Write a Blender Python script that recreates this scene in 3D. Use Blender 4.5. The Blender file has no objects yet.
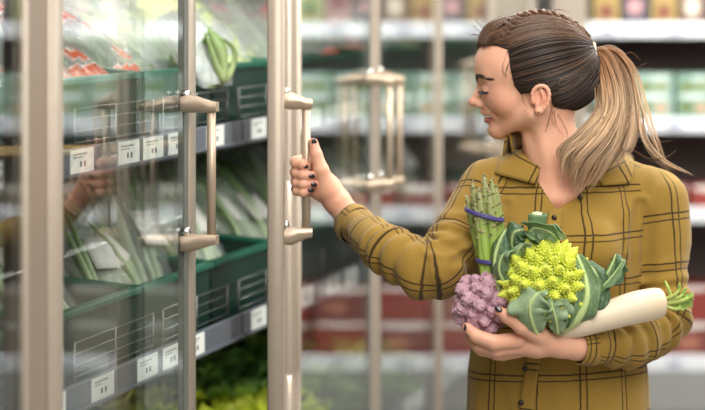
import bpy, math, random
import numpy as np
from mathutils import Vector, Matrix

scene = bpy.context.scene
COL = scene.collection
PI = math.pi

# ------------------------------------------------------------------ camera
HC = 1.72            # camera height
FPX = 2200.0         # focal length in pixels of the 705 px wide frame
VX, VY = 990.0, -6.0 # vanishing point of the aisle (the optical axis)
cam_data = bpy.data.cameras.new('camera')
cam = bpy.data.objects.new('camera', cam_data)
COL.objects.link(cam)
cam.location = (0, 0, HC)
cam.rotation_euler = (PI / 2, 0, 0)
cam_data.sensor_fit = 'HORIZONTAL'
cam_data.sensor_width = 36
cam_data.lens = 36 * FPX / 705
cam_data.shift_x = (352.5 - VX) / 705
cam_data.shift_y = -(205 - VY) / 705
cam_data.clip_start = 0.05
cam_data.dof.use_dof = True
cam_data.dof.focus_distance = 4.0
cam_data.dof.aperture_fstop = 2.2
scene.camera = cam

# ------------------------------------------------------------------ world, lights, exposure
scene.view_settings.view_transform = 'Standard'
scene.view_settings.look = 'None'
scene.view_settings.gamma = 1
scene.view_settings.use_curve_mapping = False
scene.view_settings.exposure = 0.12
scene.cycles.use_denoising = True
scene.cycles.max_bounces = 10
scene.cycles.transparent_max_bounces = 40
scene.cycles.caustics_reflective = False
scene.cycles.caustics_refractive = False

world = bpy.data.worlds.new('store_light')
scene.world = world
world.use_nodes = True
bg = world.node_tree.nodes['Background']
bg.inputs['Color'].default_value = (1.0, 0.975, 0.94, 1)
bg.inputs['Strength'].default_value = 0.46


def area(name, loc, size, power, color, target):
    d = bpy.data.lights.new(name, 'AREA')
    d.shape = 'RECTANGLE'
    d.size, d.size_y = size
    d.energy = power
    d.color = color
    o = bpy.data.objects.new(name, d)
    COL.objects.link(o)
    o.location = loc
    v = Vector(target) - Vector(loc)
    o.rotation_euler = v.to_track_quat('-Z', 'Y').to_euler()
    return o


area('aisle_ceiling_lamp', (-0.1, 2.3, 3.0), (1.2, 2.4), 74, (1, 0.96, 0.90), (-0.8, 4.0, 1.3))
area('aisle_ceiling_lamp', (0.6, 5.0, 3.0), (1.2, 2.4), 45, (1, 0.97, 0.93), (0.2, 5.6, 0.6))
area('aisle_ceiling_lamp', (-0.7, 4.6, 3.0), (0.5, 2.4), 24, (1, 0.96, 0.91), (-0.8, 4.4, 0.5))
area('cooler_canopy_lamp', (0.0, 6.7, 2.25), (3.0, 0.2), 40, (0.95, 1, 1), (0.0, 7.3, 1.0))
area('refrigerator_lamp_and_fill', (-1.74, 4.6, 2.02), (0.06, 4.6), 36, (0.98, 1, 0.97), (-1.80, 4.6, 1.2))


area('refrigerator_lamp_and_fill', (-1.64, 4.6, 1.39), (0.03, 4.6), 4, (1.0, 1, 0.95), (-1.74, 4.6, 1.1))  # added fill under the upper shelf to brighten the tall bags, source unseen
area('refrigerator_lamp_and_fill', (-1.64, 4.6, 0.985), (0.03, 4.6), 5, (1.0, 1, 0.95), (-1.74, 4.6, 0.7))  # added fill under the middle shelf to lighten the lettuces, source unseen


# ------------------------------------------------------------------ projection helpers (used to measure positions from the photo)
SA = math.atan((VX - 540) / FPX)
E1 = np.array([math.cos(SA), math.sin(SA), 0.0])
EN = np.array([-math.sin(SA), math.cos(SA), 0.0])
EZ = np.array([0, 0, 1.0])
YH = 4.12
PX = YH / FPX       # metres per pixel at the woman


def W(px, py, Y):
    return np.array([(px - VX) * Y / FPX, Y, HC - (py - VY) * Y / FPX])


H0 = W(540, 75, YH)
NH0 = float(EN @ H0)


def V(px, py, q=0.0):
    r = np.array([(px - VX) / FPX, 1.0, -(py - VY) / FPX])
    # EN has no Z part and the camera stands at x = y = 0
    p = r * ((NH0 + q * PX) / float(EN @ r))
    p[2] = HC + r[2] * p[1]
    return p


def qof(p):
    return (float(EN @ np.asarray(p)) - NH0) / PX


# ------------------------------------------------------------------ scene helpers
def tag(o, label=None, cat=None, group=None, kind=None):
    if label: o['label'] = label
    if cat: o['category'] = cat
    if group: o['group'] = group
    if kind: o['kind'] = kind
    return o


def thing(name, loc, label, cat, group=None):
    o = bpy.data.objects.new(name, None)
    COL.objects.link(o)
    o.location = loc
    o.empty_display_size = 0.05
    return tag(o, label, cat, group)


def copy_tree(o, parent=None):
    c = o.copy()
    COL.objects.link(c)
    if parent is not None:
        c.parent = parent
        c.matrix_parent_inverse = o.matrix_parent_inverse.copy()
    for ch in [x for x in o.children]:
        copy_tree(ch, c)
    return c


class MB:
    """collects geometry of ONE part"""
    def __init__(self):
        self.v, self.f, self.c, self.m = [], [], [], []
        self.n = 0
        self.mi = 0

    def add(self, v, f, col=None):
        v = np.asarray(v, float).reshape(-1, 3)
        self.v.append(v)
        self.f += [tuple(int(i) + self.n for i in q) for q in f]
        self.m += [self.mi] * len(f)
        if col is None: col = (1, 1, 1)
        col = np.asarray(col, float)
        if col.ndim == 1: col = np.tile(col, (len(v), 1))
        self.c.append(col)
        self.n += len(v)
        return self

    def box(self, a, b, M=None, bev=0.0):
        x0, y0, z0 = a; x1, y1, z1 = b
        if bev > 0:
            t = bev
            pts, fs = [], []
            for z, i in ((z0, t), (z0 + t, 0), (z1 - t, 0), (z1, t)):
                X0, X1, Y0, Y1 = x0 + i, x1 - i, y0 + i, y1 - i
                pts += [(X0 + t, Y0, z), (X1 - t, Y0, z), (X1, Y0 + t, z), (X1, Y1 - t, z), (X1 - t, Y1, z), (X0 + t, Y1, z), (X0, Y1 - t, z), (X0, Y0 + t, z)]
            for L in range(3):
                for i in range(8):
                    j = (i + 1) % 8
                    fs.append((L * 8 + i, L * 8 + j, L * 8 + 8 + j, L * 8 + 8 + i))
            fs.append(tuple(range(7, -1, -1))); fs.append(tuple(range(24, 32)))
            v = np.array(pts)
        else:
            v = np.array([(x, y, z) for z in (z0, z1) for y in (y0, y1) for x in (x0, x1)])
            fs = [(0, 2, 3, 1), (4, 5, 7, 6), (0, 1, 5, 4), (2, 6, 7, 3), (0, 4, 6, 2), (1, 3, 7, 5)]
        if M is not None:
            v = np.array([M @ Vector(p) for p in v])
        return self.add(v, fs)

    def tube(self, path, rad, n=8, cap=True, col=None, flat=1.0, up=None):
        P = np.asarray(path, float)
        N = len(P)
        R = np.broadcast_to(np.asarray(rad, float), (N,))
        T = np.gradient(P, axis=0)
        T /= np.linalg.norm(T, axis=1)[:, None] + 1e-12
        u = np.array(up if up is not None else (0.123, 0.31, 0.94), float)
        vs = []
        for i in range(N):
            u = u - T[i] * (u @ T[i])
            nn = np.linalg.norm(u)
            if nn < 1e-6:
                u = np.cross(T[i], (1, 0, 0)); nn = np.linalg.norm(u)
            u = u / nn
            w = np.cross(T[i], u)
            for k in range(n):
                a = 2 * PI * k / n
                vs.append(P[i] + R[i] * (math.cos(a) * u * flat + math.sin(a) * w))
        fs = []
        for i in range(N - 1):
            for k in range(n):
                j = (k + 1) % n
                fs.append((i * n + k, i * n + j, (i + 1) * n + j, (i + 1) * n + k))
        if cap:
            fs.append(tuple(range(n - 1, -1, -1)))
            fs.append(tuple(range((N - 1) * n, N * n)))
        if col is not None:
            col = np.asarray(col, float)
            if col.ndim == 2: col = np.repeat(col, n, axis=0)
        return self.add(vs, fs, col)

    def cyl(self, a, b, r, n=12, col=None):
        return self.tube([a, b], r, n, True, col)

    def grid(self, G, closed=False, col=None):
        G = np.asarray(G, float)
        a, b = G.shape[:2]
        fs = []
        for i in range(a - 1):
            for j in range(b if closed else b - 1):
                k = (j + 1) % b
                fs.append((i * b + j, i * b + k, (i + 1) * b + k, (i + 1) * b + j))
        return self.add(G.reshape(-1, 3), fs, None if col is None else np.asarray(col).reshape(-1, 3))

    def sheet(self, G, th, col=None):
        """a grid with real thickness"""
        G = np.asarray(G, float)
        a, b = G.shape[:2]
        du = np.gradient(G, axis=0); dv = np.gradient(G, axis=1)
        nn = np.cross(du, dv)
        nn /= np.linalg.norm(nn, axis=2)[..., None] + 1e-12
        A = (G + nn * th / 2).reshape(-1, 3); B = (G - nn * th / 2).reshape(-1, 3)
        o = a * b
        fs = []
        for i in range(a - 1):
            for j in range(b - 1):
                q = (i * b + j, i * b + j + 1, (i + 1) * b + j + 1, (i + 1) * b + j)
                fs.append(q); fs.append(tuple(o + x for x in q[::-1]))
        rim = [j for j in range(b)] + [i * b + b - 1 for i in range(1, a)] + [(a - 1) * b + j for j in range(b - 2, -1, -1)] + [i * b for i in range(a - 2, 0, -1)]
        for k in range(len(rim)):
            p, q = rim[k], rim[(k + 1) % len(rim)]
            fs.append((q, p, o + p, o + q))
        c = None
        if col is not None:
            c = np.asarray(col, float).reshape(-1, 3)
            c = np.vstack([c, c]) if len(c) == a * b else c[0]
        return self.add(np.vstack([A, B]), fs, c)

    def ball(self, c, r, nu=10, nv=8, M=None, col=None):
        r = np.broadcast_to(np.asarray(r, float), (3,))
        vs = []
        for i in range(nv + 1):
            t = PI * i / nv
            for k in range(nu):
                a = 2 * PI * k / nu
                p = np.array([math.sin(t) * math.cos(a), math.sin(t) * math.sin(a), math.cos(t)]) * r
                if M is not None: p = M @ p
                vs.append(p + np.asarray(c))
        fs = []
        for i in range(nv):
            for k in range(nu):
                j = (k + 1) % nu
                fs.append((i * nu + k, (i + 1) * nu + k, (i + 1) * nu + j, i * nu + j))
        return self.add(vs, fs, col)

    def build(self, name, mat, parent=None, smooth=True, uv=None):
        v = np.vstack(self.v)
        return mesh_obj(name, v, self.f, mat, parent, smooth, np.vstack(self.c), uv, self.m if any(self.m) else None)


def mesh_obj(name, v, f, mat, parent=None, smooth=True, col=None, uv=None, mi=None):
    """v in world space; the object's origin is put at its parent's (an Empty) or at its own base"""
    v = np.asarray(v, float)
    if parent is None:
        org = np.array([v[:, 0].mean(), v[:, 1].mean(), v[:, 2].min()])
    else:
        org = np.array(parent['_org']) if '_org' in parent else np.array(parent.location)
    me = bpy.data.meshes.new(name)
    me.from_pydata((v - org).tolist(), [], f if isinstance(f, list) else f.tolist())
    if col is not None:
        at = me.color_attributes.new('Col', 'FLOAT_COLOR', 'POINT')
        c4 = np.ones((len(v), 4)); c4[:, :3] = col
        at.data.foreach_set('color', c4.ravel())
    if uv is not None:
        ul = me.uv_layers.new(name='UVMap')
        ul.data.foreach_set('uv', np.asarray(uv, float).ravel())
    me.polygons.foreach_set('use_smooth', [smooth] * len(me.polygons))
    for m in (mat if isinstance(mat, (list, tuple)) else [mat]):
        me.materials.append(m)
    if mi is not None:
        me.polygons.foreach_set('material_index', mi)
    me.update()
    o = bpy.data.objects.new(name, me)
    COL.objects.link(o)
    if parent is not None:
        o.parent = parent
        # parents are all unrotated while building, so the child sits at the parent's origin
        ORG[o.name] = org
    else:
        o.location = org
        ORG[o.name] = org
    o['_org'] = [float(x) for x in org]
    return o


ORG = {}

# ------------------------------------------------------------------ materials
def new_mat(name):
    m = bpy.data.materials.new(name)
    m.use_nodes = True
    nt = m.node_tree
    return m, nt, nt.nodes['Principled BSDF']


def srgb(r, g, b):
    f = lambda c: c / 12.92 if c <= 0.04045 else ((c + 0.055) / 1.055) ** 2.4
    return (f(r / 255), f(g / 255), f(b / 255))


def mat(name, rgb, rough=0.5, metal=0.0, noise=0.0, nscale=30, bump=0.0, bscale=200, sss=0.0, spec=0.5, vcol=False, transl=0.0):
    m, nt, p = new_mat(name)
    N, L = nt.nodes, nt.links
    c = srgb(*rgb)
    p.inputs['Roughness'].default_value = rough
    p.inputs['Metallic'].default_value = metal
    p.inputs['Specular IOR Level'].default_value = spec
    p.inputs['Base Color'].default_value = (*c, 1)
    src = None
    if vcol:
        a = N.new('ShaderNodeVertexColor'); a.layer_name = 'Col'
        mx = N.new('ShaderNodeMix'); mx.data_type = 'RGBA'; mx.blend_type = 'MULTIPLY'; mx.inputs[0].default_value = 1
        mx.inputs[7].default_value = (*c, 1)
        L.new(a.outputs['Color'], mx.inputs[6])
        src = mx.outputs[2]
    if noise > 0:
        t = N.new('ShaderNodeTexNoise'); t.inputs['Scale'].default_value = nscale; t.inputs['Detail'].default_value = 5
        tc = N.new('ShaderNodeTexCoord'); L.new(tc.outputs['Object'], t.inputs['Vector'])
        mr = N.new('ShaderNodeMapRange'); mr.inputs[1].default_value = 0.3; mr.inputs[2].default_value = 0.7
        mr.inputs[3].default_value = 1 - noise; mr.inputs[4].default_value = 1 + noise
        L.new(t.outputs[0], mr.inputs[0])
        vm = N.new('ShaderNodeVectorMath'); vm.operation = 'SCALE'
        if src is not None: L.new(src, vm.inputs[0])
        else: vm.inputs[0].default_value = c
        L.new(mr.outputs[0], vm.inputs['Scale'])
        src = vm.outputs[0]
    if src is not None: L.new(src, p.inputs['Base Color'])
    if sss > 0:
        p.inputs['Subsurface Weight'].default_value = sss
        p.inputs['Subsurface Radius'].default_value = (0.012, 0.005, 0.003)
        p.inputs['Subsurface Scale'].default_value = 0.6
    if transl > 0:
        out = N['Material Output']
        tr = N.new('ShaderNodeBsdfTranslucent')
        if src is not None: L.new(src, tr.inputs[0])
        else: tr.inputs[0].default_value = (*c, 1)
        ms = N.new('ShaderNodeMixShader'); ms.inputs[0].default_value = transl
        L.new(p.outputs[0], ms.inputs[1]); L.new(tr.outputs[0], ms.inputs[2]); L.new(ms.outputs[0], out.inputs[0])
    if bump > 0:
        t = N.new('ShaderNodeTexNoise'); t.inputs['Scale'].default_value = bscale; t.inputs['Detail'].default_value = 4
        tc = N.new('ShaderNodeTexCoord'); L.new(tc.outputs['Object'], t.inputs['Vector'])
        b = N.new('ShaderNodeBump'); b.inputs['Strength'].default_value = bump; b.inputs['Distance'].default_value = 0.002
        L.new(t.outputs[0], b.inputs['Height']); L.new(b.outputs[0], p.inputs['Normal'])
    return m


def glass_mat(name, tint):
    """one face of an architectural double pane: mirror part after Schlick, the rest goes straight through"""
    m, nt, p = new_mat(name)
    N, L = nt.nodes, nt.links
    N.remove(p)
    g = N.new('ShaderNodeNewGeometry')
    d = N.new('ShaderNodeVectorMath'); d.operation = 'DOT_PRODUCT'
    L.new(g.outputs['Normal'], d.inputs[0]); L.new(g.outputs['Incoming'], d.inputs[1])

    def mth(op, a, b=None):
        n = N.new('ShaderNodeMath'); n.operation = op
        for i, x in enumerate((a, b)):
            if x is None: continue
            if isinstance(x, (int, float)): n.inputs[i].default_value = x
            else: L.new(x, n.inputs[i])
        return n.outputs[0]
    c = mth('ABSOLUTE', d.outputs['Value'])
    F = mth('ADD', mth('MULTIPLY', mth('POWER', mth('SUBTRACT', 1.0, c), 5.0), 0.96), 0.04)
    R = mth('MINIMUM', mth('MULTIPLY', F, 1.35), 0.9)
    tr = N.new('ShaderNodeBsdfTransparent'); tr.inputs[0].default_value = (*tint, 1)
    gl = N.new('ShaderNodeBsdfGlossy'); gl.inputs['Roughness'].default_value = 0.0
    gl.inputs[0].default_value = (1, 1, 1, 1)
    ms = N.new('ShaderNodeMixShader')
    L.new(R, ms.inputs[0]); L.new(tr.outputs[0], ms.inputs[1]); L.new(gl.outputs[0], ms.inputs[2])
    L.new(ms.outputs[0], N['Material Output'].inputs[0])
    return m


def film_mat(name, haze=0.25, rough=0.12, print_rgb=None):
    """crinkled clear plastic film, optionally with printed bands"""
    m, nt, p = new_mat(name)
    N, L = nt.nodes, nt.links
    tc = N.new('ShaderNodeTexCoord')
    t = N.new('ShaderNodeTexNoise'); t.inputs['Scale'].default_value = 22; t.inputs['Detail'].default_value = 3
    L.new(tc.outputs['Object'], t.inputs['Vector'])
    b = N.new('ShaderNodeBump'); b.inputs['Strength'].default_value = 0.9; b.inputs['Distance'].default_value = 0.02
    L.new(t.outputs[0], b.inputs['Height'])
    p.inputs['Base Color'].default_value = (0.86, 0.88, 0.87, 1)
    p.inputs['Roughness'].default_value = rough
    L.new(b.outputs[0], p.inputs['Normal'])
    tr = N.new('ShaderNodeBsdfTransparent')
    ms = N.new('ShaderNodeMixShader')
    ms.inputs[0].default_value = haze
    if print_rgb is not None:
        a = N.new('ShaderNodeVertexColor'); a.layer_name = 'Col'
        L.new(a.outputs['Color'], p.inputs['Base Color'])
        # the alpha of the print is kept in how far the colour is from plain film: saturated ink covers, clear film does not
        sep = N.new('ShaderNodeSeparateColor'); sep.mode = 'HSV'; L.new(a.outputs['Color'], sep.inputs[0])
        mr = N.new('ShaderNodeMapRange'); mr.inputs[1].default_value = 0.1; mr.inputs[2].default_value = 0.5
        mr.inputs[3].default_value = haze; mr.inputs[4].default_value = 0.9
        L.new(sep.outputs[1], mr.inputs[0]); L.new(mr.outputs[0], ms.inputs[0])
    L.new(tr.outputs[0], ms.inputs[1]); L.new(p.outputs[0], ms.inputs[2])
    L.new(ms.outputs[0], N['Material Output'].inputs[0])
    return m
# ------------------------------------------------------------------ implicit surfaces -> one continuous mesh
def smin(a, b, k):
    if k <= 0: return np.minimum(a, b)
    h = np.maximum(k - np.abs(a - b), 0) / k
    return np.minimum(a, b) - h * h * k * 0.25


def smax(a, b, k):
    return -smin(-a, -b, k)


def d_cone(P, a, b, ra, rb):
    a = np.asarray(a); ba = np.asarray(b) - a
    pa = P - a
    h = np.clip((pa @ ba) / max(float(ba @ ba), 1e-12), 0, 1)
    return np.linalg.norm(pa - h[:, None] * ba, axis=1) - (ra + (rb - ra) * h)


def d_ell(P, c, r, A):
    q = ((P - c) @ A.T)
    r = np.asarray(r, float)
    k0 = np.linalg.norm(q / r, axis=1)
    k1 = np.linalg.norm(q / (r * r), axis=1) + 1e-9
    return np.where(k0 < 1e-4, -r.min(), k0 * (k0 - 1.0) / k1)


AX = np.array([E1, EN, EZ])     # frame of the woman: right, away, up


def rotax(deg):
    """frame turned about the sight line by deg (image clockwise)"""
    a = math.radians(deg)
    return np.array([E1 * math.cos(a) - EZ * math.sin(a), EN, E1 * math.sin(a) + EZ * math.cos(a)])


class Sdf:
    def __init__(self): self.p = []
    def cone(self, a, b, ra, rb, k=6, op=1): self.p.append(('c', op, k * PX, (a, b, ra * PX, rb * PX))); return self
    def chain(self, pts, rs, k=6):
        for i in range(len(pts) - 1): self.cone(pts[i], pts[i + 1], rs[i], rs[i + 1], k)
        return self
    def ell(self, c, r, k=6, op=1, A=AX): self.p.append(('e', op, k * PX, (np.asarray(c), np.asarray(r, float) * PX, A))); return self
    def ball(self, c, r, k=6, op=1): return self.cone(c, np.asarray(c) + 1e-5, r, r, k, op)
    def fn(self, f, op=1, k=0): self.p.append(('f', op, k * PX, f)); return self

    def prims_at(self, C):
        """every primitive's own value at the points C"""
        out = np.zeros((len(self.p), len(C)))
        for i, (t, op, k, a) in enumerate(self.p):
            out[i] = d_cone(C, *a) if t == 'c' else d_ell(C, *a) if t == 'e' else 0
        return out

    def culled(self, E, R):
        """indices of the primitives that matter within R of a point where the primitives read E"""
        dm = min(E[i] for i in range(len(self.p)) if self.p[i][1] == 1)
        return [i for i, (t, op, k, a) in enumerate(self.p) if t == 'f' or (op == 1 and E[i] < dm + 2.4 * R + k) or (op == -1 and abs(E[i]) < 1.6 * R + k) or (op == -1 and E[i] < 0)]

    def __call__(self, P, only=None):
        d = np.full(len(P), 1e3)
        for t, op, k, a in (self.p if only is None else [self.p[i] for i in only]):
            if t == 'c': e = d_cone(P, *a)
            elif t == 'e': e = d_ell(P, *a)
            else: e = a(P)
            if op == 1: d = smin(d, e, k)
            elif op == -1: d = smax(d, -e, k)
            elif op == 2: d = d + e
            else: d = smax(d, e, k)
        return d


def mesh_sdf(f, lo, hi, h):
    """sparse surface nets"""
    lo = np.asarray(lo, float); hi = np.asarray(hi, float)
    nb = np.ceil((hi - lo) / (8 * h)).astype(int)
    I = np.stack(np.meshgrid(*[np.arange(n) for n in nb], indexing='ij'), -1).reshape(-1, 3)
    C = lo + (I + 0.5) * 8 * h
    D = np.concatenate([f(c) for c in np.array_split(C, max(1, len(C) // 200000))])
    I = I[np.abs(D) < 8 * h * 0.87 * 1.7]
    off = np.stack(np.meshgrid(*[np.arange(9)] * 3, indexing='ij'), -1).reshape(-1, 3)
    NX, NY, NZ = nb * 8 + 2
    keys, pos, edges = [], [], []
    E = f.prims_at(lo + (I + 0.5) * 8 * h) if isinstance(f, Sdf) else None
    for ci in np.array_split(np.arange(len(I)), max(1, len(I) // 300)):
        chunk = I[ci]
        if not len(chunk): continue
        G = (chunk[:, None, :] * 8 + off[None])
        if E is None:
            val = f((lo + G.reshape(-1, 3) * h)).reshape(-1, 9, 9, 9)
        else:
            val = np.stack([f(lo + G[n] * h, f.culled(E[:, ci[n]], 7 * h)) for n in range(len(ci))]).reshape(-1, 9, 9, 9)
        c8 = {}
        for a in (0, 1):
            for b in (0, 1):
                for c in (0, 1):
                    c8[a, b, c] = val[:, a:a + 8, b:b + 8, c:c + 8]
        S = np.stack([c8[k] for k in c8], -1)
        neg = S < 0
        act = neg.any(-1) & ~neg.all(-1)
        bi, i, j, k = np.nonzero(act)
        if not len(bi): continue
        vals = {q: c8[q][bi, i, j, k] for q in c8}
        acc = np.zeros((len(bi), 3)); cnt = np.zeros(len(bi))
        corners = list(c8)
        for q in corners:
            for ax in range(3):
                if q[ax] == 0:
                    q2 = list(q); q2[ax] = 1; q2 = tuple(q2)
                    a, b = vals[q], vals[q2]
                    m = (a < 0) != (b < 0)
                    t = np.where(m, a / np.where(m, a - b, 1), 0)
                    e = np.tile(np.array(q, float), (len(bi), 1)); e[:, ax] += t
                    acc += e * m[:, None]; cnt += m
        base = chunk[bi] * 8 + np.stack([i, j, k], -1)
        pos.append(lo + (base + acc / cnt[:, None]) * h)
        keys.append((base[:, 0] * NY + base[:, 1]) * NZ + base[:, 2])
        for ax in range(3):
            q = [0, 0, 0]; q[ax] = 1
            a, b = vals[0, 0, 0], vals[tuple(q)]
            m = (a < 0) != (b < 0)
            edges.append((base[m], ax, a[m] < 0))
    keys = np.concatenate(keys); pos = np.concatenate(pos)
    o = np.argsort(keys); keys = keys[o]; pos = pos[o]
    fs = []
    for base, ax, s in edges:
        if not len(base): continue
        u, w = (ax + 1) % 3, (ax + 2) % 3
        idx = []
        for du, dw in ((0, 0), (1, 0), (1, 1), (0, 1)):
            q = base.copy(); q[:, u] -= du; q[:, w] -= dw
            kk = (q[:, 0] * NY + q[:, 1]) * NZ + q[:, 2]
            ix = np.searchsorted(keys, kk); ix = np.clip(ix, 0, len(keys) - 1)
            idx.append(np.where(keys[ix] == kk, ix, -1))
        Q = np.stack(idx, -1)
        ok = (Q >= 0).all(1)
        Q = Q[ok]; s = s[ok]
        Q[~s] = Q[~s][:, ::-1]
        fs.append(Q)
    return pos, np.concatenate(fs)


def sdf_grad(f, P, e=0.0015):
    g = np.zeros_like(P)
    for a in range(3):
        d = np.zeros(3); d[a] = e
        g[:, a] = f(P + d) - f(P - d)
    return g / (np.linalg.norm(g, axis=1)[:, None] + 1e-12)


def snap(f, P, off=0.0, it=6):
    """move points onto the surface (plus an offset)"""
    P = P.copy()
    for _ in range(it):
        d = f(P) - off
        P -= sdf_grad(f, P) * d[:, None] * 0.9
    return P


def shoot(f, px, py, q0=-150, off=0.0, steps=60):
    """first point of surface f met from the camera side along the line through (px, py)"""
    px = np.asarray(px, float).ravel(); py = np.asarray(py, float).ravel()
    q = np.full(len(px), float(q0))
    for _ in range(steps):
        P = np.array([V(a, b, c) for a, b, c in zip(px, py, q)])
        d = f(P) - off
        q = q + np.clip(d / PX, -20, 20) * 0.8
    return np.array([V(a, b, c) for a, b, c in zip(px, py, q)])


rng = np.random.default_rng(7)


def wob(P, f, seed=0):
    """cheap smooth noise in -1..1"""
    r = np.random.default_rng(seed)
    out = np.zeros(len(P))
    for i in range(5):
        k = r.normal(size=3); k *= f * (0.6 + 0.35 * i) / np.linalg.norm(k)
        k2 = r.normal(size=3); k2 *= f * 0.7 / np.linalg.norm(k2)
        out += np.sin(P @ k + r.uniform(0, 6) + 1.3 * np.sin(P @ k2 + r.uniform(0, 6))) / (1 + 0.5 * i)
    return out / 2.6


def bez(pts, n):
    """Catmull-Rom through pts, n samples"""
    P = np.asarray(pts, float)
    if len(P) == 2:
        t = np.linspace(0, 1, n)[:, None]
        return P[0] * (1 - t) + P[1] * t
    Q = np.vstack([2 * P[0] - P[1], P, 2 * P[-1] - P[-2]])
    t = np.linspace(0, len(P) - 1 - 1e-9, n)
    i = t.astype(int); u = (t - i)[:, None]
    p0, p1, p2, p3 = Q[i], Q[i + 1], Q[i + 2], Q[i + 3]
    return 0.5 * (2 * p1 + (p2 - p0) * u + (2 * p0 - 5 * p1 + 4 * p2 - p3) * u ** 2 + (3 * p1 - p0 - 3 * p2 + p3) * u ** 3)


def interp(x, xs, ys):
    return np.interp(x, xs, ys)


def leaf(mb, mid, widths, side, n=18, m=9, fold=0.3, wave=0.15, freq=5, seed=0, th=0.0008, col=(1, 1, 1), lobes=0.0, vein=None):
    """a leaf blade: midrib curve, half width along it, direction of its right half; fold lifts both halves, wave ruffles the edge"""
    r = random.Random(seed)
    P = bez(mid, n)
    T = np.gradient(P, axis=0); T /= np.linalg.norm(T, axis=1)[:, None]
    S = np.broadcast_to(np.asarray(side, float), (n, 3)) if np.ndim(side) == 1 else bez(side, n)
    S = S - T * np.sum(S * T, axis=1)[:, None]
    S = S / (np.linalg.norm(S, axis=1)[:, None] + 1e-9)
    Nn = np.cross(T, S)
    t = np.linspace(0, 1, n)
    w = np.interp(t, np.linspace(0, 1, len(widths)), widths)
    G = np.zeros((n, m, 3)); K = np.zeros((n, m, 3))
    ph1, ph2 = r.uniform(0, 6), r.uniform(0, 6)
    base = np.asarray(col, float)
    vn = np.asarray(vein if vein is not None else np.minimum(base * 1.5 + 0.05, 1))
    for j in range(m):
        s = -1 + 2 * j / (m - 1)
        ph = ph1 if s < 0 else ph2
        rf = np.sin(t * freq * 2 * PI + ph) + 0.5 * np.sin(t * freq * 4.3 * PI + 2 * ph)
        ww = w * (1 + lobes * np.sin(t * freq * 2.6 * PI + ph) * abs(s))
        ang = fold * abs(s)
        G[:, j] = P + S * (s * ww * np.cos(ang))[:, None] + Nn * (abs(s) * ww * np.sin(ang) + wave * w * rf * s * s)[:, None]
        vein_k = np.clip(1.0 - abs(s) * 5, 0, 1) + 0.35 * np.clip(np.sin((t * 9 - abs(s) * 1.6) * 2 * PI) - 0.75, 0, 1) * 4
        vein_k = np.clip(vein_k, 0, 1)[:, None]
        K[:, j] = base * (1 + 0.10 * rf[:, None] * 0.4) * (1 - vein_k) + vn * vein_k
    mb.sheet(G, th, np.clip(K, 0, 1))
    return P
# ------------------------------------------------------------------ materials of the place
M_floor = mat('floor_tile', (150, 146, 140), 0.25, noise=0.06, nscale=6)
M_wall = mat('wall_paint', (186, 184, 180), 0.8, noise=0.03, nscale=4)
M_alu = mat('beige_anodised_aluminium', (170, 156, 140), 0.42, 0.3, noise=0.03, nscale=40)
M_mull = mat('darker_beige_aluminium', (146, 131, 116), 0.45, 0.3, noise=0.03, nscale=40)  # darker tone than the door frames
M_gap_shade = mat('painted_gap_shade', (44, 40, 36), 0.6)  # near-black colour standing in for the shade in the door gaps
M_handle = mat('brushed_handle_metal', (192, 172, 150), 0.38, 0.55, noise=0.03, nscale=90)
M_bolt = mat('chrome_bolt', (235, 235, 232), 0.18, 1.0)
M_gasket = mat('grey_green_gasket', (108, 110, 103), 0.35)
M_glass = glass_mat('door_glass', (0.95, 0.975, 0.965))
M_cab = mat('cabinet_liner_grey', (104, 102, 98), 0.5, noise=0.05, nscale=8)
M_shelf = mat('dark_grey_shelf_metal', (72, 74, 78), 0.42, 0.3, noise=0.05, nscale=20)
M_rail = mat('grey_price_rail', (98, 100, 108), 0.35)
M_tag = None
M_wire = mat('wire_chrome', (120, 120, 116), 0.4, 0.8)
M_crate = mat('green_crate_plastic', (12, 50, 41), 0.4, noise=0.08, nscale=30)
M_crate_rim = mat('green_crate_rim_highlight', (26, 92, 72), 0.35)  # rim highlight put into the colour: lighter copy of the crate green
M_white = mat('white_enamel', (232, 233, 236), 0.4)
M_cool = mat('cooler_dark_liner', (138, 120, 116), 0.6, noise=0.08, nscale=6)
M_coolgrey = mat('cooler_grey_panel', (150, 150, 146), 0.45, noise=0.03, nscale=10)


def tag_mat():
    m, nt, p = new_mat('printed_price_tag')
    N, L = nt.nodes, nt.links
    a = N.new('ShaderNodeVertexColor'); a.layer_name = 'Col'
    L.new(a.outputs[0], p.inputs['Base Color'])
    p.inputs['Roughness'].default_value = 0.45
    return m


M_tag = tag_mat()

# ------------------------------------------------------------------ setting
GX = -1.468          # outer face of the refrigerator doors
BY = 7.2             # front of the cooler across the end of the aisle

mb = MB(); mb.box((-4.0, -1.0, -0.1), (4.0, 9.0, 0.0))
tag(mb.build('floor', M_floor, smooth=False), kind='structure')
mb = MB(); mb.box((-4.0, 8.05, 0.0), (4.0, 8.2, 3.2))
tag(mb.build('wall_back', M_wall, smooth=False), kind='structure')
mb = MB(); mb.box((-2.6, -1.0, 0.0), (-2.45, 8.05, 3.2))
tag(mb.build('wall_left', M_wall, smooth=False), kind='structure')

# ------------------------------------------------------------------ refrigerators
XB = -2.16           # inner back
TIERS = [1.429, 1.02, 0.60]
BOUNDS = [2.15, 3.40, 4.65, 5.872, 7.09]
MEETS = [2.76, 4.072, 5.262, 6.48]
HZ0, HZ1 = 1.268, 1.518     # handle ends


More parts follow.
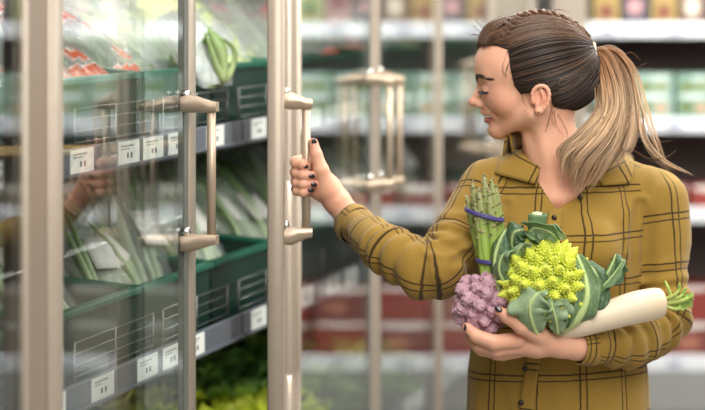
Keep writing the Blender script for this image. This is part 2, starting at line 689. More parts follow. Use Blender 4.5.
def frame_mb(M, y0, y1, z0, z1, s_near, s_far, th):
    """door frame: x is 0 at the outer face, thickness 0.03 towards -x; y along the door"""
    b = MB()
    b.box((-th, y0, z0), (0, y0 + s_near, z1), M, 0.003)
    b.box((-th, y1 - s_far, z0), (0, y1, z1), M, 0.003)
    b.box((-th, y0 + s_near, z0), (0, y1 - s_far, z0 + 0.07), M, 0.003)
    b.box((-th, y0 + s_near, z1 - 0.07), (0, y1 - s_far, z1), M, 0.003)
    return b


def make_door(par, M, L, hinge_first, sh=0.05, so=0.0, th=0.014):
    """L long; y = 0 at the hinge when hinge_first, else y = L is the hinge. returns the handle bar's axis"""
    z0, z1 = 0.16, 2.02
    sm = 0.037
    sn, sf = (sh, sm) if hinge_first else (sm, sh)
    d = frame_mb(M, 0, L, z0, z1, sn, sf, th).build('door', M_alu, par)
    g = MB(); g.box((-th + 0.003, sn - 0.008, z0 + 0.062), (-0.003, L - sf + 0.008, z1 - 0.062), M)
    g.build('glass_pane', M_glass, d, smooth=False)
    gw = 0.020 if sh > 0.03 and hinge_first else 0.008
    k = MB()
    yy = (L - sf - gw, L - sf + 0.001) if hinge_first else (sn - 0.001, sn + gw)
    k.box((-th + 0.001, yy[0], z0 + 0.07), (-0.0015, yy[1], z1 - 0.07), M)
    k.build('gasket', M_gasket, d, smooth=False)
    ym = (L - 0.060) if hinge_first else 0.036
    if not hinge_first: ym = 0.022
    h = MB()
    for z in (HZ0, HZ1):
        s = 1 if z == HZ1 else -1
        # bracket: a wedge arm that tapers from the stile to the bar
        pts = [(-0.004, 0.013), (0.012, 0.016), (0.05 - so, 0.010), (0.060 - so, 0.008)]
        G = []
        for x, hh in pts:
            hw = 0.010 if x < 0.02 else 0.0085
            zc = z + s * (-0.004 if x > 0.02 else 0.002)
            G.append([M @ Vector((x, ym - hw, zc - hh)), M @ Vector((x, ym + hw, zc - hh)), M @ Vector((x, ym + hw, zc + hh)), M @ Vector((x, ym - hw, zc + hh))])
        G = np.array([[list(p) for p in row] for row in G])
        h.grid(G, True)
        for e, fl in ((0, 1), (-1, 0)):
            h.add(G[e], [(0, 1, 2, 3) if fl else (3, 2, 1, 0)])
    h.cyl(M @ Vector((0.049 - so, ym, HZ0 - 0.004)), M @ Vector((0.049 - so, ym, HZ1 + 0.004)), 0.0078, 14)
    hd = h.build('handle', M_handle, d)
    for z in (HZ0, HZ1):
        bt = MB(); bt.cyl(M @ Vector((-0.002, ym, z + 0.019)), M @ Vector((0.009, ym, z + 0.019)), 0.008, 10)
        bt.build('mounting_bolt', M_bolt, d)
    return M @ Vector((0.049 - so, ym, 0))


def price_tag_mb(b, x, y, z, w, h, seed):
    """white card in the rail with printed dark lines, standing on +x"""
    r = random.Random(seed)
    b.box((x, y, z), (x + 0.0015, y + w, z + h))
    b.c[-1][:] = srgb(236, 234, 228)
    def ink(ya, za, yb, zb, c):
        b.box((x + 0.0014, y + ya * w, z + za * h), (x + 0.0022, y + yb * w, z + zb * h)); b.c[-1][:] = srgb(*c)
    ink(0.12, 0.78, 0.7, 0.83, (120, 120, 125)); ink(0.12, 0.66, r.uniform(0.4, 0.6), 0.70, (140, 140, 145))
    for q in range(2): ink(0.40 + q * 0.17, 0.28, 0.47 + q * 0.17, 0.5, (90, 90, 96))


rail_grad = 0.0
LABEL_UNIT = ['glass door refrigerator at the near end of the row, only its far edge showing',
              'glass door refrigerator whose far door the woman pulls open',
              'closed glass door refrigerator just behind the opened door',
              'glass door refrigerator behind the woman\'s face, last of the row']
for u in range(4):
    y0, y1, ym = BOUNDS[u], BOUNDS[u + 1], MEETS[u]
    fr = thing('glass_door_refrigerator', (GX - 0.35, (y0 + y1) / 2, 0), LABEL_UNIT[u], 'refrigerator', 'row of glass door refrigerators')
    b = MB()
    b.box((XB - 0.06, y0, 0.0), (XB, y1, 2.2)); b.build('back_panel', M_cab, fr, False)
    b = MB(); b.box((XB, y0, 0.0), (GX - 0.035, y1, 0.155), None, 0.004); b.build('base', M_shelf, fr, False)
    b = MB(); b.box((XB, y0, 2.04), (GX - 0.002, y1, 2.2), None, 0.004); b.build('header_panel', M_alu, fr, False)
    mw = 0.033 if u < 2 else (0.024 if u == 2 else 0.013)
    b = MB(); b.box((GX - 0.042, y0 - mw, 0.155), (GX - 0.004, y0 + mw, 2.04), None, 0.003)
    ml = b.build('mullion', M_mull, fr, False)
    b = MB(); b.box((GX - 0.040, y0 - mw - 0.006, 0.156), (GX - 0.018, y0 + mw + 0.006, 2.038))
    if u != 2: b.build('gap_shade_strip', M_gap_shade, ml, False)  # dark strip put in to draw the shaded gap beside the mullion
    if u == 3:
        b = MB(); b.box((XB - 0.06, y1, 0.0), (GX - 0.002, y1 + 0.04, 2.2), None, 0.004); b.build('side_panel', M_alu, fr, False)
    # shelves with their rails, guards and price tags
    for ti, z in enumerate(TIERS):
        b = MB(); b.box((XB, y0 + 0.004, z - 0.032), (-1.59, y1 - 0.004, z - 0.008)); sh = b.build('shelf', M_shelf, fr, False)
        b = MB()
        b.box((-1.592, y0 + 0.004, z - 0.024), (-1.580, y1 - 0.004, z + 0.024), None, 0.002)
        b.box((-1.582, y0 + 0.004, z - 0.024), (-1.572, y1 - 0.004, z - 0.019))
        b.build('price_rail', M_rail, sh, False)
        b = MB()
        ys = y0 + 0.03
        while ys < y1 - 0.3:
            ye = min(ys + 0.36, y1 - 0.03)
            for q in range(4):
                zz = z + 0.03 + q * 0.02
                b.cyl((-1.598, ys, zz), (-1.598, ye, zz), 0.0017, 6)
            for yy in (ys, (ys + ye) / 2, ye):
                b.cyl((-1.598, yy, z - 0.01), (-1.598, yy, z + 0.092), 0.0022, 6)
            ys = ye + 0.05
        b.build('wire_guard', M_wire, sh)
        ys = y0 + 0.05; q = 0
        r = random.Random(u * 10 + ti)
        while ys < y1 - 0.13:
            b = MB(); price_tag_mb(b, -1.5795, ys, z - 0.021, 0.098, 0.043, q + ti * 40 + u * 7)
            b.build('price_tag', M_tag, sh, False)
            ys += 0.098 + r.choice((0.02, 0.026, 0.05, 0.11)); q += 1
    # the two doors
    Mn = Matrix.Translation((GX, y0 + mw + .004, 0))
    make_door(fr, Mn, ym - 0.0025 - (y0 + mw + .004), True, 0.05 if u == 1 else 0.014)
    mw2 = (0.037, 0.028, 0.017, 0.037)[u]
    Lf = (y1 - mw2) - (ym + 0.0025)
    if u == 1:
        ang = OPEN_ANG = math.radians(16.3)
        Mf = Matrix.Translation((GX, y1 - mw2, 0)) @ Matrix.Rotation(ang, 4, 'Z') @ Matrix.Translation((0, -Lf, 0))
    else:
        Mf = Matrix.Translation((GX, y1 - mw2 - Lf, 0))
    bar = make_door(fr, Mf, Lf, False, 0.03 if u == 1 else 0.014, 0.010 if u == 1 else 0.0, 0.03 if u == 1 else 0.014)
    if u == 1: BAR = np.array(bar)


# ------------------------------------------------------------------ green crates on the shelves
def make_crate(z, lab):
    t = thing('green_crate', (-1.84, 0, z - 0.008), lab, 'crate', 'green produce crates')
    t['_org'] = [-1.84, 0.0, z - 0.008]
    b = MB()
    w, dx0, dx1 = 0.192, -2.13, -1.625
    hf, hb = 0.150, 0.205
    th = 0.006
    zb = z - 0.007
    b.box((dx0, -w, zb), (dx1, w, zb + th))
    b.box((dx1 - th, -w, zb), (dx1, w, zb + hf - 0.012))
    b.box((dx0, -w, zb), (dx0 + th, w, zb + hb))
    for s in (-1, 1):
        y = s * (w - th / 2)
        v = [(dx0, y - th / 2, zb), (dx1, y - th / 2, zb), (dx1, y - th / 2, zb + hf - 0.012), (dx0, y - th / 2, zb + hb)]
        v += [(a, c + th, d) for a, c, d in v]
        b.add(v, [(0, 1, 2, 3), (7, 6, 5, 4), (0, 4, 5, 1), (1, 5, 6, 2), (2, 6, 7, 3), (3, 7, 4, 0)])
    for q in range(2):   # ribs round the body
        b.box((dx1, -w + .004, zb + 0.03 + q * .05), (dx1 + 0.003, w - .004, zb + 0.036 + q * .05))
    b.build('crate_body', M_crate, t, False)
    b = MB()
    b.box((dx1 - 0.012, -w - 0.002, zb + hf - 0.014), (dx1 + 0.010, w + 0.002, zb + hf), None, 0.003)
    for s in (-1, 1):
        P = [(dx0, s * (w - 0.004), zb + hb), (dx1, s * (w - 0.004), zb + hf - 0.006)]
        b.tube(P, 0.0065, 6)
    b.build('crate_rim', M_crate_rim, t, False)
    return t


CR_Y = [3.215 + 0.392 * i for i in range(10)]
ordn = ['first', 'second', 'third', 'fourth', 'fifth', 'sixth', 'seventh', 'eighth', 'ninth', 'tenth']
for ti, tn in ((0, 'upper'), (1, 'middle')):
    t0 = None
    for i, y in enumerate(CR_Y):
        lab = 'dark green plastic crate on the %s shelf, %s counting away from the camera' % (tn, ordn[i])
        if t0 is None: t = t0 = make_crate(TIERS[ti], lab)
        else: t = copy_tree(t0); t['label'] = lab
        t.location.y = y

# ------------------------------------------------------------------ bagged greens
M_leafy = mat('leaf_green', (255, 255, 255), 0.45, vcol=True, transl=0.25)
M_film = film_mat('clear_bag_film', 0.18, 0.08)
M_film_w = film_mat('milky_bag_film', 0.45, 0.2)
M_film_p = film_mat('printed_bag_film', 0.30, 0.13, True)
M_sticker = mat('white_paper_sticker', (228, 222, 216), 0.6)


def strips(mb, n, L, w, c0, c1, seed, spread, base=(0, 0, 0), stalk=True):
    """a bunch of leaf stalks growing along +z from base, colour from c0 (base) to c1 (tips)"""
    r = random.Random(seed)
    for k in range(n):
        a = r.uniform(0, 2 * PI); q = math.sqrt(r.random())
        l = L * r.uniform(0.75, 1.05)
        bx, by = 0.35 * spread * q * math.cos(a), 0.35 * spread * q * math.sin(a)
        tx, ty = spread * q * math.cos(a + r.uniform(-.4, .4)), spread * q * math.sin(a + r.uniform(-.4, .4))
        t = np.linspace(0, 1, 9)[:, None]
        P = np.array(base) + np.array([bx, by, 0]) * (1 - t) + np.array([tx, ty, l]) * t + np.array([r.gauss(0, .02), r.gauss(0, .02), 0]) * np.sin(t * PI)
        col = np.array(c0) * (1 - t ** 0.8) + np.array(c1) * r.uniform(0.6, 1.3) * t ** 0.8
        ww = w * r.uniform(0.7, 1.3)
        if stalk and k % 2 == 0:
            mb.tube(P, ww * np.interp(t[:, 0], [0, .15, .7, 1], [0.5, .55, .35, .1]), 6, True, col)
        else:
            S = np.array([math.cos(a + 1.3), math.sin(a + 1.3), 0])
            T = np.gradient(P, axis=0); 
            wv = ww * np.interp(t[:, 0], [0, .3, .7, 1], [.45, .9, 1.5, .2])[:, None]
            nn = np.cross(T, S); nn /= np.linalg.norm(nn, axis=1)[:, None]
            G = np.stack([P - S * wv + nn * wv * .3, P, P + S * wv + nn * wv * .3], 1)
            mb.sheet(G, 0.0008, np.stack([col] * 3, 1))


def pillow(L, w, d, seed, nu=30, nv=26, taper=0.0, crink=0.006):
    """closed, crinkled bag of length L along z"""
    G = np.zeros((nv, nu, 3))
    for i in range(nv):
        t = i / (nv - 1)
        e = (max(0.0, math.sin(PI * min(max(t * 0.96 + 0.02, 0), 1)))) ** 0.45
        wt = w * (1 - taper * t) * (0.75 + 0.25 * e)
        dt = d * e * (1 - taper * t) + 0.002
        for k in range(nu):
            a = 2 * PI * k / nu
            G[i, k] = (wt * np.sign(math.cos(a)) * abs(math.cos(a)) ** 0.8, dt * math.sin(a), L * t)
    P = G.reshape(-1, 3)
    o = wob(P, 55, seed) * crink + wob(P, 130, seed + 1) * crink * 0.6
    P = P + np.stack([o, o * 0.9, o * 0.3], 1)
    return P.reshape(nv, nu, 3)


def make_tall_bag(seed, lab):
    """stalks of leafy greens standing in a clear bag"""
    t = thing('bagged_greens', (0, 0, 0), lab, 'bag of greens', 'clear bags of leafy stalks')
    b = MB()
    g1 = np.array(srgb(104, 146, 70)); w0 = np.array(srgb(228, 234, 200))
    strips(b, 60, 0.33, 0.013, w0, g1, seed, 0.085)
    b.build('leafy_stalks', M_leafy, t)
    b = MB(); b.grid(pillow(0.36, 0.080, 0.062, seed, taper=-0.25), True); b.v[-1][:, 2] -= 0.012
    f = b.build('plastic_bag', M_film, t)
    b = MB()
    G = np.array([[(x, -0.074 - 0.004 * math.sin(x * 30), z) for x in np.linspace(-0.035, 0.03, 4)] for z in np.linspace(0.12, 0.20, 4)])
    b.sheet(G, 0.001); b.build('sticker', M_sticker, t)
    return t


def make_flat_bag(seed, lab, print_rgb):
    """pillow bag of salad leaves, bands of print on the film"""
    t = thing('salad_bag', (0, 0, 0), lab, 'bag of salad', 'printed bags of salad')
    r = random.Random(seed)
    b = MB()
    for k in range(34):
        g = np.array(srgb(*r.choice([(120, 160, 74), (158, 186, 106), (196, 210, 150), (92, 134, 58)])))
        p = np.array([r.uniform(-.10, .10), r.uniform(-.025, .03), r.uniform(.04, .25)])
        dr = np.array([r.gauss(0, 1), r.gauss(0, .3), r.gauss(0, 1)]); dr /= np.linalg.norm(dr)
        sd = np.array([-dr[2], 0.3 * r.gauss(0, 1), dr[0]])
        leaf(b, [p - dr * .035, p + np.array([0, .008, 0]), p + dr * .035], [.006, .02, .024, .012, .001], sd, 8, 5, .2, .25, 2, seed + k, .0006, g)
    b.build('salad_leaves', M_leafy, t)
    G = pillow(0.30, 0.135, 0.055, seed, 36, 34)
    col = np.full(G.shape, 0.0)
    clear = np.array([0.90, 0.92, 0.90])
    ink = np.array(srgb(*print_rgb))
    for i in range(G.shape[0]):
        for k in range(G.shape[1]):
            x, y, z = G[i, k]
            s = z + 0.16 * x
            q = 1.0 if (0.03 < s < 0.062 or 0.205 < s < 0.265 or (abs(math.hypot(x - .03, z - .13) - .05) < .014)) else 0
            col[i, k] = clear * (1 - q) + ink * q
    b = MB(); b.grid(G, True, col)
    b.build('printed_bag', M_film_p, t)
    return t


def place(t, x, y, z, rz=0.0, tilt=0.0, roll=0.0, s=1.0):
    t.location = (x, y, z)
    t.rotation_euler = Matrix.Rotation(rz, 4, 'Z').to_3x3().to_4x4().to_euler()
    M = Matrix.Rotation(rz, 4, 'Z') @ Matrix.Rotation(tilt, 4, 'X') @ Matrix.Rotation(roll, 4, 'Y')
    t.rotation_euler = M.to_euler()
    t.scale = (s, s, s)


# middle shelf: tall bags leaning back in the crates (local -y faces the aisle, so rz = 90 deg turns it to +x)
protos = [make_tall_bag(11, 'x'), make_tall_bag(23, 'x'), make_tall_bag(37, 'x')]
used = [False] * 3
r = random.Random(5)
cnt = 0
for i, y in enumerate(CR_Y):
    if i > 8: break
    for row in range(2):
        for q in range(3):
            k = (cnt * 7 + q) % 3
            t = protos[k] if not used[k] else copy_tree(protos[k])
            used[k] = True
            pos = ('near', 'middle', 'far')[q]
            t['label'] = 'clear bag of leafy stalks, %s one, %s row, %s middle-shelf crate' % (pos, ('front', 'back')[row], ordn[i])
            place(t, -1.70 - 0.19 * row + r.uniform(-.015, .015), y + (q - 1) * 0.118 + r.uniform(-.01, .01), TIERS[1] + 0.035 + row * 0.05,
                  PI / 2 + r.uniform(-.3, .3), -math.radians(38 + r.uniform(-8, 8)), r.uniform(-.25, .25), r.uniform(0.9, 1.1))
            cnt += 1

# upper shelf: printed bags lying back in a slope
pr = [make_flat_bag(101, 'x', (226, 92, 52)), make_flat_bag(102, 'x', (232, 232, 232)), make_flat_bag(103, 'x', (232, 110, 84)), make_flat_bag(104, 'x', (206, 214, 160))]
ucol = ['orange print', 'white print', 'salmon print', 'pale green print']
used = [False] * 4
for i, y in enumerate(CR_Y):
    if i > 8: break
    for row in range(3):
        for q in range(2):
            k = (0, 2, 3, 1, 2, 0, 1)[(i * 2 + q + row * 3) % 7] if i < 3 else (1, 3, 1, 2)[(i + q + row) % 4]
            t = pr[k] if not used[k] else copy_tree(pr[k])
            used[k] = True
            t['label'] = 'salad bag with %s, %s side, %s row, %s upper-shelf crate' % (ucol[k], ('near', 'far')[q], ('front', 'second', 'back')[row], ordn[i])
            place(t, -1.665 - 0.145 * row + r.uniform(-.012, .012), y + (q - .5) * 0.19 + r.uniform(-.012, .012), TIERS[0] + 0.085 + 0.07 * row,
                  PI / 2 + r.uniform(-.22, .22), -math.radians(52 + r.uniform(-9, 9)), r.uniform(-.2, .2), r.uniform(.92, 1.08))

# a milky bag hanging over the front edge of the crate seen in the gap of the opened door
t = thing('hanging_bag', (-1.60, 4.56, 1.53), 'milky greenish bag slumped over the upper crate edge beside the opened door', 'bag of greens')
b = MB()
strips(b, 18, 0.12, 0.012, np.array(srgb(196, 206, 150)), np.array(srgb(110, 140, 70)), 5, 0.05)
M_ = Matrix.Translation((-1.600, 4.56, 1.53)) @ Matrix.Rotation(-0.55, 4, 'Y')
b.v = [np.array([M_ @ Vector(p) for p in v]) for v in b.v]
b.build('leafy_stalks', M_leafy, t)
b = MB()
G = pillow(0.15, 0.10, 0.022, 77, taper=-0.3)
G = np.array([[M_ @ (Matrix.Rotation(PI / 2, 4, 'Z') @ Vector(p)) for p in row] for row in G])
b.grid(G, True)
b.build('plastic_bag', M_film_w, t)

# bottom shelf: loose lettuces
def make_lettuce(seed, lab, c_out, c_in, R=0.11):
    t = thing('lettuce', (0, 0, 0), lab, 'lettuce', 'lettuces on the bottom shelf')
    r = random.Random(seed)
    for ring, (n, el, s, c) in enumerate(((7, 0.35, 1.0, c_out), (6, 0.8, .9, c_out), (5, 1.15, .75, c_in), (3, 1.4, .6, c_in))):
        for k in range(n):
            a = 2 * PI * (k + ring * .5 + r.uniform(-.2, .2)) / n
            o = np.array([math.cos(a), math.sin(a), 0]); sd = np.array([-math.sin(a), math.cos(a), 0])
            up = np.array([0, 0, 1.0])
            e = el + r.uniform(-.12, .12)
            d1 = o * math.cos(e) + up * math.sin(e); d2 = o * math.cos(e + .35) + up * math.sin(e + .35)
            L = R * 1.25 * s
            mid = [o * .006, d2 * L * .45, d2 * L * .6 + d1 * L * .4, d2 * L * .6 + d1 * L * .55 + o * L * .25]
            b = MB()
            leaf(b, mid, np.array([.10, .28, .52, .58, .42, .12]) * L, sd, 14, 11, .35, .22, 3.2, r.randint(0, 9999), .001, np.array(srgb(*c)) * r.uniform(.8, 1.2))
            b.build('leaf', M_leafy, t)
    return t


lp = [make_lettuce(1, 'x', (122, 158, 66), (178, 200, 104)), make_lettuce(2, 'x', (204, 214, 62), (232, 230, 96)), make_lettuce(3, 'x', (92, 132, 58), (150, 180, 84))]
used = [False] * 3
lname = ['green', 'yellow green', 'dark green']
for i in range(11):
    for row in range(2):
        k = (2, 0, 2, 0, 0, 2, 1, 1, 0, 2, 0)[(i + row) % 11]
        t = lp[k] if not used[k] else copy_tree(lp[k])
        used[k] = True
        t['label'] = '%s lettuce on the bottom shelf, %s from the near end, %s row' % (lname[k], (ordn + ['eleventh'])[i], ('front', 'back')[row])
        s = r.uniform(1.05, 1.3)
        place(t, -1.70 - .22 * row, 3.5 + i * 0.235, TIERS[2] + .02 + .08 * row, r.uniform(0, 6), r.uniform(-.1, .1), 0, s)
# ------------------------------------------------------------------ open cooler across the end of the aisle
CX0, CX1 = -1.335, 1.75
RAILS = [1.602, 1.291, 0.997, 0.512]
cool = thing('display_cooler', (0.2, BY + 0.35, 0), 'open display cooler with white shelf edges across the aisle behind the woman', 'cooler')
b = MB(); b.box((CX0, BY + 0.62, 0.0), (CX1, BY + 0.68, 2.2)); b.build('back_panel', M_cool, cool, False)
b = MB(); b.box((CX0 - 0.095, BY - 0.02, 0), (CX0 + 0.012, BY + 0.68, 2.2), None, 0.004); b.build('side_panel', M_alu, cool, False)
b = MB(); b.box((CX1, BY - 0.02, 0), (CX1 + 0.05, BY + 0.68, 2.2), None, 0.004); b.build('side_panel', M_alu, cool, False)
b = MB(); b.box((CX0, BY - 0.02, 2.02), (CX1, BY + 0.68, 2.2), None, 0.004); b.build('canopy', M_coolgrey, cool, False)
b = MB(); b.box((CX0 + .012, BY - 0.01, 0.02), (CX1, BY + 0.62, 0.485))
for q in range(3): b.box((CX0 + .012, BY - 0.016, 0.12 + q * 0.12), (CX1, BY - 0.009, 0.135 + q * 0.12))
b.build('base', M_coolgrey, cool, False)
for z in RAILS:
    b = MB(); b.box((CX0 + .012, BY + 0.012, z - 0.012), (CX1, BY + 0.62, z + 0.008)); sh = b.build('shelf', M_cool if z > .6 else M_coolgrey, cool, False)
    b = MB(); b.box((CX0 + .012, BY - 0.006, z - 0.026), (CX1, BY + 0.012, z + 0.026), None, 0.003); b.build('shelf_edge', M_white, sh, False)
    for q in range(14):
        b = MB()
        x = CX0 + 0.06 + q * 0.22
        b.box((x, BY - 0.008, z - 0.018), (x + 0.055, BY - 0.0055, z + 0.018))
        b.c[-1][:] = srgb(214, 216, 226)
        b.box((x + .006, BY - 0.0088, z - 0.004), (x + 0.04, BY - 0.0078, z + 0.006)); b.c[-1][:] = srgb(120, 124, 140)
        b.build('price_tag', M_tag, sh, False)


def vc_mat(name, rough, bump=0):
    return mat(name, (255, 255, 255), rough, vcol=True, bump=bump)


M_pack = vc_mat('printed_carton', 0.42)
M_cap = mat('packet_lid', (226, 226, 222), 0.4)


def pack(name, w, h, d, base, blobs, lab, cat, grp):
    """carton with printed patches on its face; origin at its base, face towards -y"""
    t = thing(name, (0, 0, 0), lab, cat, grp)
    b = MB()
    b.box((-w / 2, 0, 0), (w / 2, d, h), None, 0.004)
    b.c[-1][:] = srgb(*base)
    b.build('carton', M_pack, t, False)
    b = MB()
    for (x, z, rw, rh, c) in blobs:
        n = 14
        pts = [(x * w + rw * w * math.cos(2 * PI * k / n), -0.0007, z * h + rh * h * math.sin(2 * PI * k / n)) for k in range(n)]
        pts = [(min(max(p[0], -w * .48), w * .48), p[1], min(max(p[2], h * .02), h * .98)) for p in pts]
        b.add(pts + [(p[0], 0.0005, p[2]) for p in pts], [tuple(range(n))] + [(k, n + k, n + (k + 1) % n, (k + 1) % n) for k in range(n)], srgb(*c))
    b.build('printed_face', M_pack, t, False)
    return t


def ORD(i):
    n = i + 1
    return '%d%s' % (n, 'th' if 10 < n % 100 < 14 else {1: 'st', 2: 'nd', 3: 'rd'}.get(n % 10, 'th'))


def row_of(protos, names, z, y, step, x0, x1, shelf_name, pick, grp, dz=0.0):
    used = [False] * len(protos)
    x = x0; i = 0
    out = []
    xs = []
    while x < x1:
        xs.append(x); x += step
    for i, x in enumerate(xs):
        k = pick(i)
        t = protos[k] if not used[k] else copy_tree(protos[k])
        used[k] = True
        t.location = (x, y + random.Random(i * 7 + int(z * 100)).uniform(0, .02), z + 0.0085 + dz)
        t['label'] = '%s, %s from left on %s' % (names[k], ORD(i), shelf_name)
        out.append(t)
    return out


# top shelf: mixed small packets, yellow, pink and brown
pt = [pack('food_packet', .085, .17, .12, c, bl, 'x', 'packet', 'mixed packets on the top cooler shelf') for c, bl in (
    ((166, 142, 88), [(0, .3, .3, .15, (130, 80, 64))]), ((170, 134, 132), [(0, .5, .35, .2, (120, 60, 70))]),
    ((120, 92, 80), [(0, .4, .3, .2, (210, 200, 180))]), ((170, 178, 120), [(0, .35, .3, .2, (90, 110, 60))]), ((90, 84, 92), [(0, .4, .3, .15, (200, 150, 150))]))]
row_of(pt, ['small yellow packet', 'small pink packet', 'small brown packet', 'small olive packet', 'small charcoal packet'], RAILS[0], BY + .05, .094, CX0 + .07, CX1 - .05, 'top cooler shelf', lambda i: (0, 4, 0, 2, 4, 1, 3, 4, 2, 1)[i % 10], 'g')
# second shelf: pale green cartons with printed salads
face = [(-.2, .72, .2, .10, (120, 130, 70)), (.2, .74, .16, .09, (150, 150, 96)), (-.22, .30, .2, .10, (110, 120, 56)), (.2, .28, .18, .09, (212, 168, 130)), (0, .52, .42, .05, (226, 232, 226)), (.15, .9, .25, .04, (222, 230, 226))]
pg = [pack('salad_carton', .122, .158, .16, (158, 182, 166), face, 'x', 'carton', 'pale green cartons on the second cooler shelf'),
      pack('salad_carton', .122, .158, .16, (128, 158, 140), face[::-1], 'x', 'carton', 'pale green cartons on the second cooler shelf')]
row_of(pg, ['pale mint carton with salad picture', 'mid green carton with salad picture'], RAILS[1], BY + .05, .134, CX0 + .09, CX1 - .08, 'second cooler shelf', lambda i: (0, 0, 1)[i % 3], 'g')
# third shelf: low white trays with red sleeves
prd = [pack('red_tray', .15, .085, .18, (150, 62, 52), [(0, .88, .46, .16, (228, 214, 206)), (0, .35, .3, .12, (170, 50, 40))], 'x', 'food tray', 'red trays on the third cooler shelf'),
       pack('red_tray', .15, .085, .18, (140, 84, 78), [(0, .85, .46, .16, (228, 220, 214))], 'x', 'food tray', 'red trays on the third cooler shelf'),
       pack('food_tray', .15, .085, .18, (126, 116, 104), [(0, .85, .46, .16, (216, 212, 204))], 'x', 'food tray', 'grey trays on the third cooler shelf')]
row_of(prd, ['bright red tray with white lid', 'dull red tray with white lid', 'grey beige tray with white lid'], RAILS[2], BY + .05, .162, CX0 + .10, CX1 - .1, 'third cooler shelf', lambda i: i % 2 if i < 5 else 2, 'g')
# bottom shelf: two layers of red cartons with a white band
for layer in range(2):
    gl = 'red cartons on the bottom cooler shelf'
    pb = [pack('red_carton', .19, .118, .2, (140, 58, 50), [(0, .94, .5, .10, (232, 218, 212))], 'x', 'carton', gl),
          pack('red_carton', .19, .118, .2, (122, 66, 60), [(0, .9, .5, .12, (226, 214, 206)), (.1, .4, .2, .2, (170, 110, 90))], 'x', 'carton', gl),
          pack('beige_carton', .19, .118, .2, (128, 118, 104), [(0, .92, .5, .10, (200, 196, 188))], 'x', 'carton', 'beige ' + gl[4:])]
    row_of(pb, ['red carton with white top band', 'brick red carton with white top band', 'beige carton with pale top band'], RAILS[3], BY + .05, .203, CX0 + .12, CX1 - .1, ('bottom cooler shelf, lower layer', 'bottom cooler shelf, upper layer')[layer], lambda i: (i + layer) % 2 if i < 4 else 2, 'g', layer * .1185)
# ------------------------------------------------------------------ the woman
def skin_mat():
    m, nt, p = new_mat('skin')
    N, L = nt.nodes, nt.links
    a = N.new('ShaderNodeVertexColor'); a.layer_name = 'Col'
    tc = N.new('ShaderNodeTexCoord')
    t = N.new('ShaderNodeTexNoise'); t.inputs['Scale'].default_value = 60; t.inputs['Detail'].default_value = 4
    L.new(tc.outputs['Object'], t.inputs['Vector'])
    mr = N.new('ShaderNodeMapRange'); mr.inputs[3].default_value = 0.93; mr.inputs[4].default_value = 1.06
    L.new(t.outputs[0], mr.inputs[0])
    vm = N.new('ShaderNodeVectorMath'); vm.operation = 'SCALE'
    L.new(a.outputs[0], vm.inputs[0]); L.new(mr.outputs[0], vm.inputs['Scale'])
    L.new(vm.outputs[0], p.inputs['Base Color'])
    p.inputs['Roughness'].default_value = 0.48
    p.inputs['Specular IOR Level'].default_value = 0.35
    p.inputs['Subsurface Weight'].default_value = 0.25
    p.inputs['Subsurface Radius'].default_value = (0.010, 0.004, 0.002)
    p.inputs['Subsurface Scale'].default_value = 0.5
    return m


M_skin = skin_mat()
QB = qof(BAR)                    # depth of the handle bar, in pixels

# ---- head
head = Sdf()
head.ell(V(538, 67, 0), (57, 43, 51), 0)
head.ell(V(513.5, 66, 0), (37.5, 36, 38), 9)
head.ell(V(511, 91, 0), (30, 32, 31), 7)
for s in (-1, 1):
    head.ball(V(507, 102, s * 20), 13.5, 10)                              # cheeks
    head.cone(V(500.5, 127, s * 3), V(533, 113, s * 29), 9.5, 10, 9)    # jaw
    head.cone(V(482.0, 76.5, s * 5), V(490, 75, s * 22), 3.8, 4.2, 6)   # brow
    head.ell(V(479, 88.5, s * 16), (9, 8, 5.5), 6, -1)                  # eye socket
    head.ball(V(490.0, 89.5, s * 15.5), 8.0, 2.5)                       # closed-down lid over the eyeball
head.ball(V(498.5, 128, 0), 10.6, 4)                                    # chin
head.ell(V(497, 112, 0), (14, 15.5, 11), 6)                               # muzzle
head.chain([V(483, 83, 0), V(478.5, 95, 0), V(474.4, 101.4, 0)], [4.4, 4.4, 4.3], 3)     # nose
head.ball(V(473.8, 101.8, 0), 4.9, 2.5)
for s in (-1, 1): head.ell(V(480, 103.8, s * 5.5), (5.4, 3.6, 4), 2.5)  # nostril wings
head.cone(V(484.2, 111.6, 0), V(494.5, 114.6, 13), 3.3, 1.7, 2.5)       # upper lip
head.cone(V(484.2, 111.6, 0), V(494.5, 114.6, -13), 3.3, 1.7, 2.5)
head.cone(V(488.4, 121.2, 0), V(495.5, 118.0, 13), 3.5, 1.7, 2.5)       # lower lip
head.cone(V(488.4, 121.2, 0), V(495.5, 118.0, -13), 3.5, 1.7, 2.5)
for s in (-1, 1):
    head.cone(V(480, 116.8, 0), V(493.0, 116.6, s * 11.5), 3.0, 1.1, 0.8, -1)   # parted lips
    head.ell(V(489.0, 116.9, s * 9), (5.0, 6.0, 2.0), 0.6, -1)
    head.cone(V(492.5, 116.6, s * 11), V(495.5, 115.4, s * 15), 0.8, 0.5, 1.5, -1)
    head.cone(V(489.0, 106, s * 13), V(497.5, 113, s * 19), 0.5, 0.5, 5, -1)   # smile crease
head.cone(V(486.6, 124.9, -7), V(486.6, 124.9, 7), 1.1, 1.1, 5, -1)         # hollow over the chin
